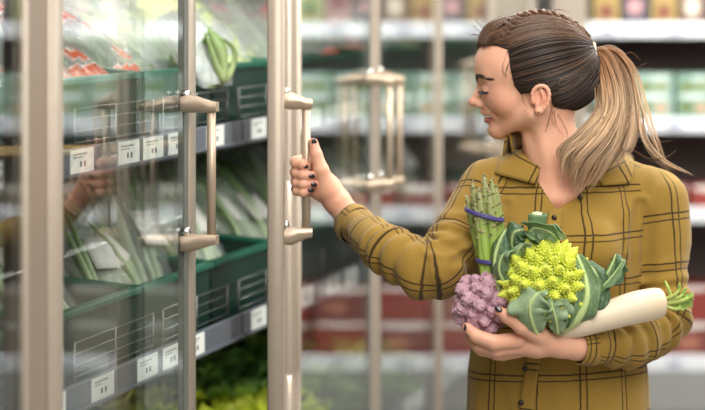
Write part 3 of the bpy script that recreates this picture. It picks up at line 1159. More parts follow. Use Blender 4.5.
# ears
for s in (-1, 1):
    head.ell(V(541, 99, s * 41), (8.5, 4.0, 14.0), 4, 1, rotax(-12))
    head.ell(V(539.5, 98, s * 45.5), (5.2, 3.0, 9.0), 2, -1, rotax(-12))
    rim = [V(533.5, 103, s * 43), V(532.5, 93, s * 44), V(537.5, 86.5, s * 45), V(545, 86.5, s * 45.5), V(549, 93, s * 46), V(547.5, 103, s * 45), V(542, 111, s * 43.5)]
    head.chain(bez(rim, 14), np.linspace(1.6, 1.9, 14), 1.5)
    head.chain(bez([V(541, 90, s * 44), V(543.5, 98, s * 44.5), V(540, 105, s * 43.5)], 6), [1.4] * 6, 1.5)
    head.ball(V(538.3, 111.2, s * 42.5), 3.6, 3)
    head.ball(V(533, 101, s * 42.5), 2.4, 2)
# neck
head.chain([V(546, 112, 2), V(552, 150, 3), V(560, 180, 10)], [27, 25.5, 27], 12)
head.cone(V(538, 118, -22), V(556, 196, -22), 6, 4, 12)                 # neck tendon
head.cone(V(530, 140, -12), V(550, 198, -20), 4, 3, 12)
body = Sdf()
body.p += head.p
# upper chest, shoulders and the rest under the clothes
body.ell(V(563, 205, 8), (70, 34, 42), 16)
body.cone(V(563, 199, -25), V(584, 191, -20), 3, 2.5, 10)                 # collar bones
body.cone(V(552, 199, -25), V(540, 192, -20), 3, 2.5, 10)
body.ell(V(560, 270, 14), (72, 36, 80), 20)
body.ell(V(559, 380, 14), (72, 40, 70), 24)

# right arm to the handle
body.chain([V(492, 192, 15), V(435, 270, -48), V(391, 251, -27), V(350, 218, QB + 3), V(337, 202, QB + 3)], [20, 16, 15.5, 13, 12], 6)
# palm and fingers round the bar
q0 = QB
body.chain([V(337, 201, q0 + 3), V(327, 188, q0 + 4), V(319, 172, q0 + 6)], [12.5, 12.5, 8.5], 6)
body.ball(V(319, 190, q0 + 5), 9.5, 6)
body.chain([V(328, 190, q0 - 2), V(321, 170, q0 - 7)], [9, 7.5], 6)          # ball of the thumb
body.chain([V(321, 170, q0 - 7), V(316.2, 154, q0 - 7), V(313.2, 142.5, q0 - 5)], [7.2, 5.6, 4.6], 2.5)


def finger_r(y, r, tx, ty):
    pts = [V(318, y + 2, q0 + 10), V(304, y - 1, q0 + 13.5), V(296.2, y + 0.5, q0 + 5), V(297.2, y + 2.0, q0 - 6), V(303, y + 3.5, q0 - 10.5), V(tx, ty, q0 - 10.2)]
    body.chain(pts, [r + .6, r + .5, r + .2, r, r - .3, r - 1.1], 1.6)


RF = [(161.5, 5.7, 304.0, 166.0), (171.5, 5.7, 311.0, 176.0), (180.8, 5.3, 313.0, 184.5), (189.0, 4.7, 310.0, 190.0)]
for a in RF: finger_r(*a)

# left arm, cradling
body.chain([V(655, 198, 15), V(663, 320, 2), V(620, 343, -44), V(578, 346.5, -76), V(562, 345.5, -83)], [23, 22, 17, 11.5, 11], 10)
body.chain([V(562, 345.5, -83), V(536, 345, -88), V(513, 345, -88)], [11, 11.5, 9.5], 6)
body.chain([V(552, 343, -90), V(537, 333, -100)], [9, 8], 6)
body.chain([V(540, 336, -98), V(522, 327, -108), V(507, 316.5, -113), V(499, 311, -113)], [8, 7, 6, 4.6], 3)
LF = [([(518, 340, -96), (494, 342.5, -104), (476, 336, -105), (467, 327.5, -102)], [8, 7.4, 6.3, 4.6]),
      ([(518, 346, -90), (496, 349.5, -95), (478, 345.5, -94), (469, 337.5, -91)], [8, 7.2, 6.2, 4.6]),
      ([(520, 349, -82), (498, 353, -84), (481, 349.5, -82), (472, 342, -80)], [7.6, 6.8, 5.8, 4.4]),
      ([(522, 350, -74), (503, 354.5, -74), (489, 351, -72), (481, 345, -70)], [7, 6, 5.2, 4.0])]
for p, r in LF: body.chain([V(*a) for a in p], r, 1.8)

# legs and feet (below the frame, the figure stands on the floor)
hipL, hipR = V(598, 470, 14), V(522, 470, 14)
def down(p, z, dx=0, dy=0): return np.array([p[0] + dx, p[1] + dy, z])
body.ell(V(560, 450, 14), (78, 44, 46), 20)
for hp in (hipL, hipR): body.cone(hp, down(hp, 0.62, 0, -.01), 36, 24, 14)

allp = np.array([V(270, 0, 120), V(720, 440, -150)])
lo = np.array([allp[:, 0].min() - .02, 3.68, 0.02]); hi = np.array([allp[:, 0].max() + .02, 4.45, 1.72])

woman = thing('woman', (down(V(560, 450, 14), 0.0)), 'woman in mustard plaid shirt with long ponytail pulling a refrigerator door open', 'person')
bv, bf = mesh_sdf(body, lo, hi, 0.0016)


def spot(P, c, r):
    return np.clip(1 - np.linalg.norm(P - np.asarray(c), axis=1) / (r * PX), 0, 1)[:, None]


skin = np.tile(np.array(srgb(226, 172, 144)), (len(bv), 1))
red = np.array(srgb(206, 128, 106)); lipc = np.array(srgb(184, 96, 92)); dark = np.array(srgb(160, 104, 84))
def blend(c, w):
    global skin
    skin = skin * (1 - w) + np.asarray(c) * w
for s in (-1, 1):
    blend(red, 0.45 * spot(bv, V(498, 104, s * 30), 22))
    blend(red, 0.5 * spot(bv, V(541, 99, s * 46), 16))
    blend(dark, 0.55 * spot(bv, V(484, 84.5, s * 17), 8))
    for t in np.linspace(0, 1, 7):
        blend(lipc, np.clip(1.8 * spot(bv, V(483.5 + 10 * t, 112.9 + 2.6 * t, s * 12 * t), 3.6), 0, .8))
        blend(lipc, np.clip(1.8 * spot(bv, V(486.5 + 7.5 * t, 120.8 - 2.8 * t, s * 12 * t), 4.2), 0, .8))
blend(red, 0.5 * spot(bv, V(473, 103, 0), 10))
blend(red, 0.3 * spot(bv, V(562, 190, -35), 40))
for y, r, tx, ty in RF: blend(red, 0.55 * spot(bv, V(tx, ty, q0 - 12), 9))
blend(red, 0.5 * spot(bv, V(313, 143, q0 - 6), 14)); blend(red, 0.5 * spot(bv, V(500, 311, -114), 14))
blend(red, 0.4 * spot(bv, V(330, 200, q0 - 8), 16))
for p, r in LF: blend(red, 0.5 * spot(bv, V(*p[-1]), 12))
bodyo = mesh_obj('body', bv, bf, M_skin, woman, True, np.clip(skin, 0, 1))

# ---- nails
M_nail = mat('dark_nail_polish', (34, 22, 28), 0.12, spec=0.7)
def nail(c, n, t, w, l):
    n = np.asarray(n, float); n /= np.linalg.norm(n)
    t = np.asarray(t, float); t = t - n * (t @ n); t /= np.linalg.norm(t)
    b = np.cross(n, t)
    M = np.stack([t, b, n], 1) @ np.diag([1, 1, 1])
    m = MB(); m.ball(np.asarray(c), (l * PX, w * PX, 0.9 * PX), 12, 8, _M3(M))
    m.build('fingernail', M_nail, woman)


class _M3:
    def __init__(self, M): self.M = np.asarray(M)
    def __matmul__(self, p): return self.M @ np.asarray(p)


for y, r, tx, ty in RF:
    nail(V(tx + 1.0, ty + .2, q0 - 10.2 - (r - 1.1) * .93), -EN + 0.35 * E1, E1 * .97 - .2 * EZ, 2.5, 3.3)
nail(V(314.2, 142.0, q0 - 9.0), -EN + .35 * E1, EZ - .25 * E1, 2.7, 4.0)
nail(V(498.4, 309.2, -117.2), -EN + .35 * EZ, -E1 * .8 + EZ * .55, 2.8, 4.2)
nail(V(465.0, 327.6, -105.5), -EN * .6 - E1 * .8 + .2 * EZ, EZ - .5 * E1, 2.2, 3.4)

# ---- eye, lashes, brow, teeth, earring
M_eye = mat('eyeball_white', (225, 218, 210), 0.15)
M_iris = mat('dark_iris', (52, 40, 34), 0.1)
M_lash = mat('eyelash_dark', (36, 24, 20), 0.6)
M_brow = mat('eyebrow_brown', (62, 40, 28), 0.6)
M_teeth = mat('tooth_enamel', (236, 230, 218), 0.2)
for s in (-1, 1):
    lid = bez([V(482.2, 90.0, s * 12), V(481.6, 90.8, s * 15), V(484, 92.4, s * 20), V(489.5, 92.0, s * 23.5)], 10)
    lid = snap(head, lid, 0.0002)
    b = MB(); b.tube(lid, np.interp(np.linspace(0, 1, 10), [0, .5, 1], [.5, 1.0, .6]) * PX, 6)
    for k in range(16):
        p = lid[0] + (lid[-1] - lid[0]) * k / 15
        p = bez(lid, 16)[k]
        d = -E1 * (1.0 - k * .03) - EZ * .55 + EN * s * .25 * (k / 8 - .5)
        d /= np.linalg.norm(d)
        b.tube([p, p + d * 2.6 * PX, p + d * 4.6 * PX + EZ * .9 * PX], [.35 * PX, .28 * PX, .1 * PX], 4)
    b.build('eyelashes', M_lash, woman)
    b = MB()
    slit = snap(head, bez([V(482.6, 91.4, s * 13), V(484.6, 93.0, s * 18), V(488.5, 92.6, s * 22.5)], 8), -0.0002)
    b.tube(slit, np.interp(np.linspace(0, 1, 8), [0, .5, 1], [.3, .9, .3]) * PX, 6)
    b.build('eye', M_eye, woman)
    # brow: short hairs along an arch
    r = random.Random(3)
    b = MB()
    pts, ds = [], []
    for k in range(120):
        t = r.random() ** .9
        base = bez([V(477.6, 78.6, s * 5), V(479.5, 75.5, s * 11), V(485, 75.3, s * 19), V(494, 79.6, s * 29)], 60)[int(t * 59)]
        wd = 2.4 * (1 - .75 * t)
        pts.append(base + EZ * r.uniform(-wd, wd) * PX); ds.append((E1 * .8 + EN * s * .6 + EZ * r.uniform(-.25, .35)))
    P0 = snap(head, np.array(pts), 0.0003); P1 = snap(head, P0 + np.array(ds) * 3.4 * PX, 0.0007)
    for a, c in zip(P0, P1): b.tube([a, (a + c) / 2, c], [.34 * PX, .3 * PX, .1 * PX], 4)
    b.build('eyebrow', M_brow, woman)
    b = MB(); b.ball(V(538.6, 111.8, s * 45.8), 1.4 * PX, 8, 6)
    b.build('earring', mat('gold_stud', (205, 170, 90), .25, 1.0) if s < 0 else bpy.data.materials['gold_stud'], woman)
b = MB()
for k in range(-6, 7):
    t = abs(k) / 6
    b.ball(V(484.9 + 6.6 * t ** 1.8, 116.0 + .3 * t, k * 2.0), np.array([1.4, 1.25, 2.0 - .6 * t]) * PX, 8, 6)
b.build('teeth', M_teeth, woman)
# ------------------------------------------------------------------ shirt
def plaid_mat():
    m, nt, p = new_mat('mustard_plaid_cotton')
    N, L = nt.nodes, nt.links
    uv = N.new('ShaderNodeUVMap'); uv.uv_map = 'UVMap'
    nz = N.new('ShaderNodeTexNoise'); nz.inputs['Scale'].default_value = 0.09; nz.inputs['Detail'].default_value = 1
    L.new(uv.outputs[0], nz.inputs['Vector'])
    sp = N.new('ShaderNodeSeparateXYZ'); L.new(uv.outputs[0], sp.inputs[0])
    sn = N.new('ShaderNodeSeparateColor'); L.new(nz.outputs['Color'], sn.inputs[0])

    def mth(op, a, b=None, c=None):
        n = N.new('ShaderNodeMath'); n.operation = op
        for i, x in enumerate((a, b, c)):
            if x is None: continue
            if isinstance(x, (int, float)): n.inputs[i].default_value = x
            else: L.new(x, n.inputs[i])
        return n.outputs[0]

    def lines(x, wobble, period, off):
        x = mth('MULTIPLY_ADD', wobble, 1.6, x)
        fr = mth('MODULO', mth('ADD', x, 5000.0 + off), period)
        tot = None
        for at, wd, s in ((8, 0.85, 0.9), (14.0, 0.75, 0.85)):
            d = mth('ABSOLUTE', mth('SUBTRACT', fr, at))
            k = N.new('ShaderNodeMapRange'); k.interpolation_type = 'SMOOTHSTEP'
            k.inputs[1].default_value = wd * 0.55; k.inputs[2].default_value = wd * 1.35
            k.inputs[3].default_value = s; k.inputs[4].default_value = 0
            L.new(d, k.inputs[0])
            tot = k.outputs[0] if tot is None else mth('MAXIMUM', tot, k.outputs[0])
        return tot
    a = lines(sp.outputs[0], sn.outputs[0], 44, 0)
    b = lines(sp.outputs[1], sn.outputs[1], 46, 0)
    f = mth('MAXIMUM', a, b)
    # cotton weave, slight colour drift
    n2 = N.new('ShaderNodeTexNoise'); n2.inputs['Scale'].default_value = 0.9; n2.inputs['Detail'].default_value = 3
    L.new(uv.outputs[0], n2.inputs['Vector'])
    cr = N.new('ShaderNodeMix'); cr.data_type = 'RGBA'
    cr.inputs[6].default_value = (*srgb(138, 107, 40), 1); cr.inputs[7].default_value = (*srgb(162, 130, 60), 1)
    L.new(n2.outputs[0], cr.inputs[0])
    mx = N.new('ShaderNodeMix'); mx.data_type = 'RGBA'
    mx.inputs[7].default_value = (*srgb(44, 28, 16), 1)
    L.new(f, mx.inputs[0]); L.new(cr.outputs[2], mx.inputs[6])
    L.new(mx.outputs[2], p.inputs['Base Color'])
    p.inputs['Roughness'].default_value = 0.8
    p.inputs['Specular IOR Level'].default_value = 0.2
    p.inputs['Sheen Weight'].default_value = 0.15
    w = N.new('ShaderNodeTexNoise'); w.inputs['Scale'].default_value = 2.2; w.inputs['Detail'].default_value = 2
    L.new(uv.outputs[0], w.inputs['Vector'])
    bp = N.new('ShaderNodeBump'); bp.inputs['Strength'].default_value = 0.35; bp.inputs['Distance'].default_value = 0.002
    L.new(w.outputs[0], bp.inputs['Height']); L.new(bp.outputs[0], p.inputs['Normal'])
    return m


M_plaid = plaid_mat()


def loc(P):
    """points in pixels of the woman's frame: right, down, away"""
    D = np.atleast_2d(P) - H0
    return (D @ E1) / PX, 75 - D[:, 2] / PX, (D @ EN) / PX


def pxy(P):
    P = np.atleast_2d(P)
    return VX + FPX * P[:, 0] / P[:, 1], VY + FPX * (HC - P[:, 2]) / P[:, 1]


TT = np.array([  # py, centre px, half width, q, half depth
    (150, 561, 50, 12, 26), (168, 562, 66, 12, 35), (188, 562, 80, 11, 42), (212, 562, 84, 9, 49), (250, 561, 85, 7, 57),
    (290, 560, 83, 10, 52), (330, 559, 85, 12, 49), (370, 559, 88, 12, 52), (410, 559, 90, 13, 55), (490, 559, 95, 14, 58)], float)
TA = np.array([loc(V(c, y, q))[0][0] for y, c, w, q, d in TT])
TV = np.array([loc(V(c, y, q))[1][0] for y, c, w, q, d in TT])


def torso_sdf(P):
    a, v, b = loc(P)
    ca = np.interp(v, TV, TA); rx = np.interp(v, TV, TT[:, 2]); cq = np.interp(v, TV, TT[:, 3]); rq = np.interp(v, TV, TT[:, 4])
    x = (a - ca); y = (b - cq)
    k0 = np.sqrt((x / rx) ** 2 + (y / rq) ** 2); k1 = np.sqrt((x / rx ** 2) ** 2 + (y / rq ** 2) ** 2) + 1e-9
    d = np.where(k0 < 1e-3, -rq, k0 * (k0 - 1) / k1)
    d = smax(d, 156 - v, 16)
    return np.maximum(d, v - 486) * PX


def torso_uv(P):
    a, v, b = loc(P)
    ca = np.interp(v, TV, TA); rx = np.interp(v, TV, TT[:, 2]); cq = np.interp(v, TV, TT[:, 3]); rq = np.interp(v, TV, TT[:, 4])
    th = np.arctan2((a - ca) / rx, -(b - cq) / rq)
    return th * 80, v


CH_R = [V(491, 190, 15), V(463, 234, -18), V(433, 271, -50), V(391, 251, -28), V(349, 220, QB + 3)]
RR = [27.5, 28, 26.5, 22.5, 16.0]
CH_L = [V(657, 201, 14), V(663, 262, 8), V(662, 320, 0), V(628, 343, -42), V(579, 347.5, -78)]
RL = [29.5, 28, 28, 23, 15.0]
SM_R = bez(CH_R, 17); SR_R = np.interp(np.linspace(0, 4, 17), range(5), RR)
SM_L = bez(CH_L, 17); SR_L = np.interp(np.linspace(0, 4, 17), range(5), RL)


def chain_sdf(P, pts, rs):
    d = np.full(len(P), 1e3)
    for i in range(len(pts) - 1): d = smin(d, d_cone(P, pts[i], pts[i + 1], rs[i] * PX, rs[i + 1] * PX), 4 * PX)
    return d


def chain_uv(P, pts, out=None):
    """angle round and distance along a bent sleeve, blended so that the outside of a bend is not pinched"""
    C = bez(pts, 60)
    T = np.gradient(C, axis=0); l = np.linalg.norm(T, axis=1); T /= l[:, None]
    s = np.concatenate([[0], np.cumsum(np.linalg.norm(np.diff(C, axis=0), axis=1))]) / PX
    S = np.zeros(len(P)); A = np.zeros(len(P))
    for ix in np.array_split(np.arange(len(P)), max(1, len(P) // 20000)):
        d2 = ((P[ix][:, None] - C[None]) ** 2).sum(-1)
        w = np.exp(-(d2 - d2.min(1)[:, None]) / (11 * PX) ** 2); w /= w.sum(1)[:, None]
        c = w @ C; t = w @ T; t /= np.linalg.norm(t, axis=1)[:, None]
        r = P[ix] - c
        along = np.sum(r * t, axis=1)
        S[ix] = w @ s + along / PX * .6
        e1 = np.cross(t, EN); e1 /= np.linalg.norm(e1, axis=1)[:, None]; e2 = np.cross(t, e1)
        A[ix] = np.arctan2(np.sum(r * e1, axis=1), np.sum(r * e2, axis=1))
    return A, S


def poly_sdf(px, py, poly):
    """signed distance (pixels) to a polygon, negative inside"""
    d = np.full(len(px), 1e18); s = np.ones(len(px))
    n = len(poly)
    for i in range(n):
        ax, ay = poly[i]; bx, by = poly[i - 1]
        ex, ey = bx - ax, by - ay
        wx, wy = px - ax, py - ay
        h = np.clip((wx * ex + wy * ey) / (ex * ex + ey * ey), 0, 1)
        d = np.minimum(d, (wx - ex * h) ** 2 + (wy - ey * h) ** 2)
        c1 = py >= ay; c2 = py < by; c3 = ex * wy > ey * wx
        flip = (c1 & c2 & c3) | (~c1 & ~c2 & ~c3)
        s = np.where(flip, -s, s)
    return s * np.sqrt(d)


NECK = [(529, 146), (539, 182), (556, 209.5), (577, 197), (590, 182), (602, 148), (580, 118), (545, 118)]


def neck_cut(P):
    px, py = pxy(P)
    return np.maximum(poly_sdf(px, py, NECK), loc(P)[2] - 8) * PX


def cut_end(c, dirn, rad):
    dirn = dirn / np.linalg.norm(dirn)
    return lambda P: np.maximum(-((P - c) @ dirn), np.linalg.norm(P - c - dirn * 20 * PX, axis=1) - rad * PX)


def crease(pts, q, depth, width):
    """a fold running along a line, sunk into the cloth"""
    pts = [np.asarray(p) for p in pts]
    def f(P):
        d = np.full(len(P), 1e3)
        for i in range(len(pts) - 1): d = np.minimum(d, d_cone(P, pts[i], pts[i + 1], 0, 0))
        x = d / (width * PX)
        return depth * PX * np.exp(-x * x) - 0.6 * depth * PX * np.exp(-((x - 1.9) ** 2) * 1.5)
    return f


shirt0 = Sdf()
shirt0.fn(torso_sdf, 1, 0)
shirt0.cone(V(545, 170, 12), V(491, 188, 15), 24, 27, 8)
shirt0.cone(V(578, 171, 12), V(657, 199, 14), 24, 29, 8)
shirt0.fn(lambda P: chain_sdf(P, SM_R, SR_R), 1, 9)
shirt0.fn(lambda P: chain_sdf(P, SM_L, SR_L), 1, 9)
shirt0.ell(V(532, 248, -38), (26, 18, 26), 16)
shirt0.ell(V(590, 248, -38), (26, 18, 26), 16)

shirt = Sdf()
shirt.p += shirt0.p
AN = np.array([[1.0, 0, 0], [0, 1, 0], [0, 0, 0.55]])


def wrinkle(P):
    a, v, b = loc(P)
    dr = chain_sdf(P, SM_R, SR_R); dl = chain_sdf(P, SM_L, SR_L)
    sl = np.clip(1 - np.minimum(dr, dl) / .02, 0, 1)
    Q = P @ AN
    base = wob(Q, 42, 3) * 0.0058 + wob(Q, 95, 4) * 0.0030
    # folds that run round the bent sleeves
    near = np.minimum(dr, dl) < .03
    A = np.zeros(len(P)); S = np.zeros(len(P)); A2 = A.copy(); S2 = A.copy()
    if near.any():
        A[near], S[near] = chain_uv(P[near], SM_R); A2[near], S2[near] = chain_uv(P[near], SM_L)
    fr = np.sin(S * 0.34 + 1.1 * np.sin(A * 1.3) + 2.2 * wob(P, 30, 8))
    fl = np.sin(S2 * 0.36 + 1.2 * np.sin(A2 * 1.3 + 1) + 2.2 * wob(P, 30, 9))
    er = np.exp(-((S - 105) / 42) ** 2) + 0.7 * np.exp(-((S - 165) / 30) ** 2); el = np.exp(-((S2 - 120) / 38) ** 2) + 0.8 * np.exp(-((S2 - 190) / 26) ** 2)
    wr = np.clip(1 - dr / .012, 0, 1); wl = np.clip(1 - dl / .012, 0, 1)
    return base * (0.75 + 0.35 * sl) + 0.0062 * (fr * er * wr + fl * el * wl)


shirt.fn(wrinkle, 2)
for pts, dp, wd in (
        ([V(505, 205, -30), V(492, 225, -38), V(486, 250, -40)], 3.2, 4),
        ([V(480, 232, -48), V(455, 246, -70), V(432, 247, -70)], 3.5, 4.5),
        ([V(478, 250, -50), V(455, 262, -74)], 2.5, 4),
        ([V(640, 205, -20), V(634, 240, -25), V(638, 290, -22)], 3.5, 4.5),
        ([V(690, 315, 10), V(660, 322, -30), V(640, 326, -45)], 3.0, 4),
        ([V(684, 335, 10), V(655, 338, -32), V(632, 342, -62)], 2.6, 3.5),
        ([V(500, 370, -40), V(520, 400, -42), V(530, 440, -42)], 2.4, 6),
        ([V(620, 375, -38), V(608, 410, -42)], 2.6, 6)):
    shirt.fn(crease(pts, 0, dp, wd), 2)
shirt.fn(neck_cut, -1, 2)
shirt.cone(V(553, 118, 4), V(556, 152, 5), 30, 27, 3, -1)
dR = CH_R[4] - CH_R[3]; dL = CH_L[4] - CH_L[3]
shirt.fn(cut_end(CH_R[4], dR, 45), -1, 1)
shirt.fn(cut_end(CH_L[4], dL, 45), -1, 1)
shirt.cone(CH_R[4] - dR * .35, CH_R[4] + dR * .5, 14.0, 14.5, 1, -1)
shirt.cone(CH_L[4] - dL * .35, CH_L[4] + dL * .5, 12.8, 13.2, 1, -1)

lo = np.array([V(330, 0, 120)[0] - .02, 3.72, V(500, 492, 0)[2] - .02]); hi = np.array([V(710, 440, -150)[0] + .02, 4.42, HC - .17])
sv, sf = mesh_sdf(shirt, lo, hi, 0.0036)
# unfold: torso, right sleeve, left sleeve, one chart per face
fc = sv[sf].mean(1)
dt = torso_sdf(fc); d1 = chain_sdf(fc, SM_R, SR_R); d2 = chain_sdf(fc, SM_L, SR_L)
lc = sv[sf.ravel()]
uT = torso_uv(lc); uTf = np.repeat(torso_uv(fc)[0], 4)
u0 = uT[0]; u0 = np.where(u0 - uTf > 250, u0 - 2 * PI * 80, np.where(u0 - uTf < -250, u0 + 2 * PI * 80, u0))
UV = np.stack([u0 + 5, uT[1] + 20], 1)
for pts, dd, other in ((SM_R, d1, d2), (SM_L, d2, d1)):
    A, S = chain_uv(lc, pts); Af = np.repeat(chain_uv(fc, pts)[0], 4)
    A = np.where(A - Af > PI, A - 2 * PI, np.where(A - Af < -PI, A + 2 * PI, A))
    m = np.repeat((dd < dt - 0.003) & (dd < other), 4)
    UV[m] = np.stack([A * 25 + 12, S * 0.94 + 8], 1)[m]
shirto = mesh_obj('shirt', sv, sf, M_plaid, woman, True, None, UV)


def uv_faces(mb, uv):
    """per-vertex uv -> per-loop uv"""
    uv = np.asarray(uv)
    return np.concatenate([uv[list(f)] for f in mb.f])


smooth_shirt = shirt0
def flap(name, quad, off, th, nu=10, nv=12, rot=0.0, par=None, bulge=0.0):
    """cloth patch lying on the shirt, its outline given by two edges (lists of px, py)"""
    e0 = bez(np.array([(*p, 0) for p in quad[0]]), nv)[:, :2]; e1 = bez(np.array([(*p, 0) for p in quad[1]]), nv)[:, :2]
    t = np.linspace(0, 1, nu)[:, None, None]
    G2 = e0[None] * (1 - t) + e1[None] * t
    P = shoot(smooth_shirt, G2[..., 0], G2[..., 1], -110, 0.0, 40).reshape(nu, nv, 3)
    o = off + bulge * np.sin(np.linspace(0, PI, nu))[:, None, None]
    P = P - EN * o
    b = MB(); b.sheet(P, th)
    c, s = math.cos(rot), math.sin(rot)
    uv = np.stack([G2[..., 0] * c + G2[..., 1] * s, -G2[..., 0] * s + G2[..., 1] * c], -1).reshape(-1, 2)
    return b.build(name, M_plaid, par or shirto, True, uv_faces(b, np.vstack([uv, uv])))


flap('collar', ([(530, 145), (540, 164), (536, 184)], [(511, 138), (501, 156), (495, 173)]), 0.010, 0.005, rot=.5, bulge=.003)
flap('collar', ([(592, 150), (590, 168), (603, 185)], [(622, 146), (633, 162), (630, 183)]), 0.010, 0.005, rot=-.5, bulge=.003)
# stand of the collar round the back of the neck
b = MB()
arc = bez([V(512, 141, -8), V(524, 136, 26), V(554, 133, 40), V(582, 140, 26), V(596, 151, -4)], 24)
G = np.array([[p + EZ * h * PX + (p - V(556, 150, 6)) * [.0 + .10 * k, .0 + .10 * k, 0] for k, h in ((0, -10), (.5, 4), (1.0, 8), (1.6, 0), (2, -14))] for p in arc])
b.sheet(G, 0.003)
uv = np.array([[i * 5.0, k * 9.0] for i in range(24) for k in range(5)])
b.build('collar_stand', M_plaid, shirto, True, uv_faces(b, np.vstack([uv, uv])))
flap('button_placket', ([(549, 210), (541, 270), (529, 340), (515, 440)], [(563, 208), (555, 270), (543, 340), (529, 440)]), 0.0035, 0.003, 6, 40, rot=.12)
M_btn = mat('dark_shirt_button', (46, 30, 24), 0.25)
for x, y in ((554, 217.5), (546, 262), (537, 315), (525, 368), (521, 402), (580, 197)):
    p = shoot(smooth_shirt, [x], [y], -110, 0.0, 40)[0] - EN * 0.0065
    b = MB(); b.ball(p, (2.7 * PX, 1.3 * PX, 3.0 * PX), 14, 8)
    b.build('button', M_btn, shirto)


def cuff(end, dirn, r0, r1, length, squash):
    d = dirn / np.linalg.norm(dirn)
    e1 = np.cross(d, EN); e1 /= np.linalg.norm(e1); e2 = np.cross(d, e1)
    G, uv = [], []
    prof = [(-length, r0 + .2), (-length * .6, r0 + 1.2), (0, r1), (.8, r1 - .6), (0.2, r1 - 1.8), (-length * .5, r0 - 1.6)]
    for k, (s, r) in enumerate(prof):
        row = []
        for i in range(29):
            a = 2 * PI * i / 28
            wv = 1 + .03 * math.sin(3 * a + k * .3)
            row.append(end + d * s * PX + (e1 * math.cos(a) + e2 * math.sin(a) * squash) * r * wv * PX)
            uv.append((a * 25 + 20, 30 + s))
        G.append(row)
    b = MB(); b.grid(G)
    b.build('cuff', M_plaid, shirto, True, uv_faces(b, uv))


cuff(CH_R[4], dR, 19.2, 18.0, 20, .9)
cuff(CH_L[4], dL, 17.6, 17.0, 22, .9)

# trousers and shoes below the frame
M_den = mat('dark_denim', (52, 58, 72), 0.8, noise=.1, nscale=60)
M_shoe = mat('white_trainer', (220, 218, 214), 0.5)
tr = Sdf()
for hp in (hipL, hipR): tr.chain([down(hp, hp[2] + .05), down(hp, 0.48, 0, -.01), down(hp, 0.12, 0, .02)], [44, 29, 22], 14)
tr.ell(V(560, 462, 14), (86, 52, 44), 20)
lo = np.array([-1.15, 3.8, 0.02]); hi = np.array([-.45, 4.6, 1.1])
v, f = mesh_sdf(tr, lo, hi, 0.008); mesh_obj('trousers', v, f, M_den, woman)
for hp in (hipL, hipR):
    sh = Sdf(); f0 = down(hp, 0.058, 0, .03)
    sh.chain([f0, f0 + np.array([-.01, -.15, -.012])], [26, 22], 8)
    v, f = mesh_sdf(sh, f0 - .3, f0 + .3, 0.007)
    v[:, 2] = np.maximum(v[:, 2], 0.0)
    mesh_obj('shoe', v, f, M_shoe, woman)
# ------------------------------------------------------------------ hair
M_hair = mat('hair_strands', (255, 255, 255), 0.42, vcol=True, spec=0.32)
M_cap = mat('hair_roots', (52, 38, 30), 0.75, noise=.25, nscale=120)
HP = [(470, 45.5), (468, 20), (490, 2), (512, -4), (540, -2), (575, 16), (598, 40), (612, 80), (600, 104), (580, 121), (560, 118), (553, 110), (551, 97), (545, 88), (534, 87), (529, 92), (521, 95), (514, 86), (510, 68), (508, 50), (497, 46)]
scalp = Sdf()
scalp.ell(V(538, 67, 0), (59.5, 45.5, 53.5), 0)
scalp.ell(V(514.0, 64, 0), (37.5, 38, 40), 9)
scalp.ell(V(507, 38, 0), (24, 24, 19), 8)
scalp.ell(V(570, 76, 0), (31, 30, 30), 10)


def prism(P):
    px, py = pxy(P)
    return poly_sdf(px, py, HP) * PX


cap = Sdf(); cap.p += scalp.p
cap.fn(lambda P: np.full(len(P), 0.0012), 2)
cap.fn(prism, 0, 2)
p0, p1 = V(460, 0, 80), V(625, 130, -80)
v, f = mesh_sdf(cap, np.minimum(p0, p1) - .03, np.maximum(p0, p1) + .03, 0.0026)
hairo = mesh_obj('hair', v, f, M_cap, woman)

T0 = V(588, 52, 0)
HL = [(479.5, 44, 0), (481, 44, 10), (488, 44.5, 20), (498, 45, 28), (508, 48, 33), (510, 66, 37), (514, 84, 40), (521, 94, 42), (529, 91, 43), (537, 86, 43), (546, 89, 42), (551.5, 98, 40), (553, 110, 36), (561, 117, 28), (574, 119, 16), (582, 118, 0)]
HLw = np.array([V(*a) for a in HL])
HLs = np.array([V(a, b, -c) for a, b, c in HL])


TOPL = [(479.5, 44, 0), (480.5, 39, 9), (483, 33, 14), (489, 28, 18), (496, 24, 20), (505, 20.5, 20), (515, 18, 18)]


def strands(n, npt, lo_t, hi_t, side, rmm, seed, lift=0.0):
    r = np.random.default_rng(seed)
    t = r.uniform(lo_t, hi_t, n)
    line = bez(HLw if side > 0 else HLs, 200) if lo_t >= 0 else bez(np.array([V(a, b, side * c) for a, b, c in TOPL]), 200)
    t = np.abs(t)
    S = line[np.clip((t * 199).astype(int), 0, 199)]
    S = S + r.normal(size=S.shape) * 1.2 * PX
    sk = np.where(r.random(n) < .45, 0, r.uniform(0, .6, n))        # many strands surface part of the way back
    u = np.linspace(0, 1, npt)
    U = sk[:, None] + (1 - sk[:, None]) * u[None]
    P = S[:, None] * (1 - U[..., None]) + T0 * U[..., None]
    c = V(545, 64, 0)
    D = P - c; D /= np.linalg.norm(D, axis=2)[..., None]
    P = c + D * 46 * PX * np.clip(1.0 - .1 * U[..., None], 0, 1)
    off = r.uniform(0.0006, 0.0030, n)
    Q = snap(scalp, P.reshape(-1, 3), 0.0, 7).reshape(n, npt, 3)
    # converge onto the tie at the end
    k = np.clip((U - .80) / .20, 0, 1)[..., None] ** 1.6
    jit = r.normal(size=(n, 1, 3)) * 3.0 * PX
    Q = Q * (1 - k) + (T0 + jit) * k
    G = sdf_grad(scalp, Q.reshape(-1, 3)).reshape(n, npt, 3)
    amp = (off[:, None] * np.sin(u * PI * .92 + .25)[None] + lift * np.sin(u * PI)[None])[..., None]
    Q = Q + G * amp
    return Q, t


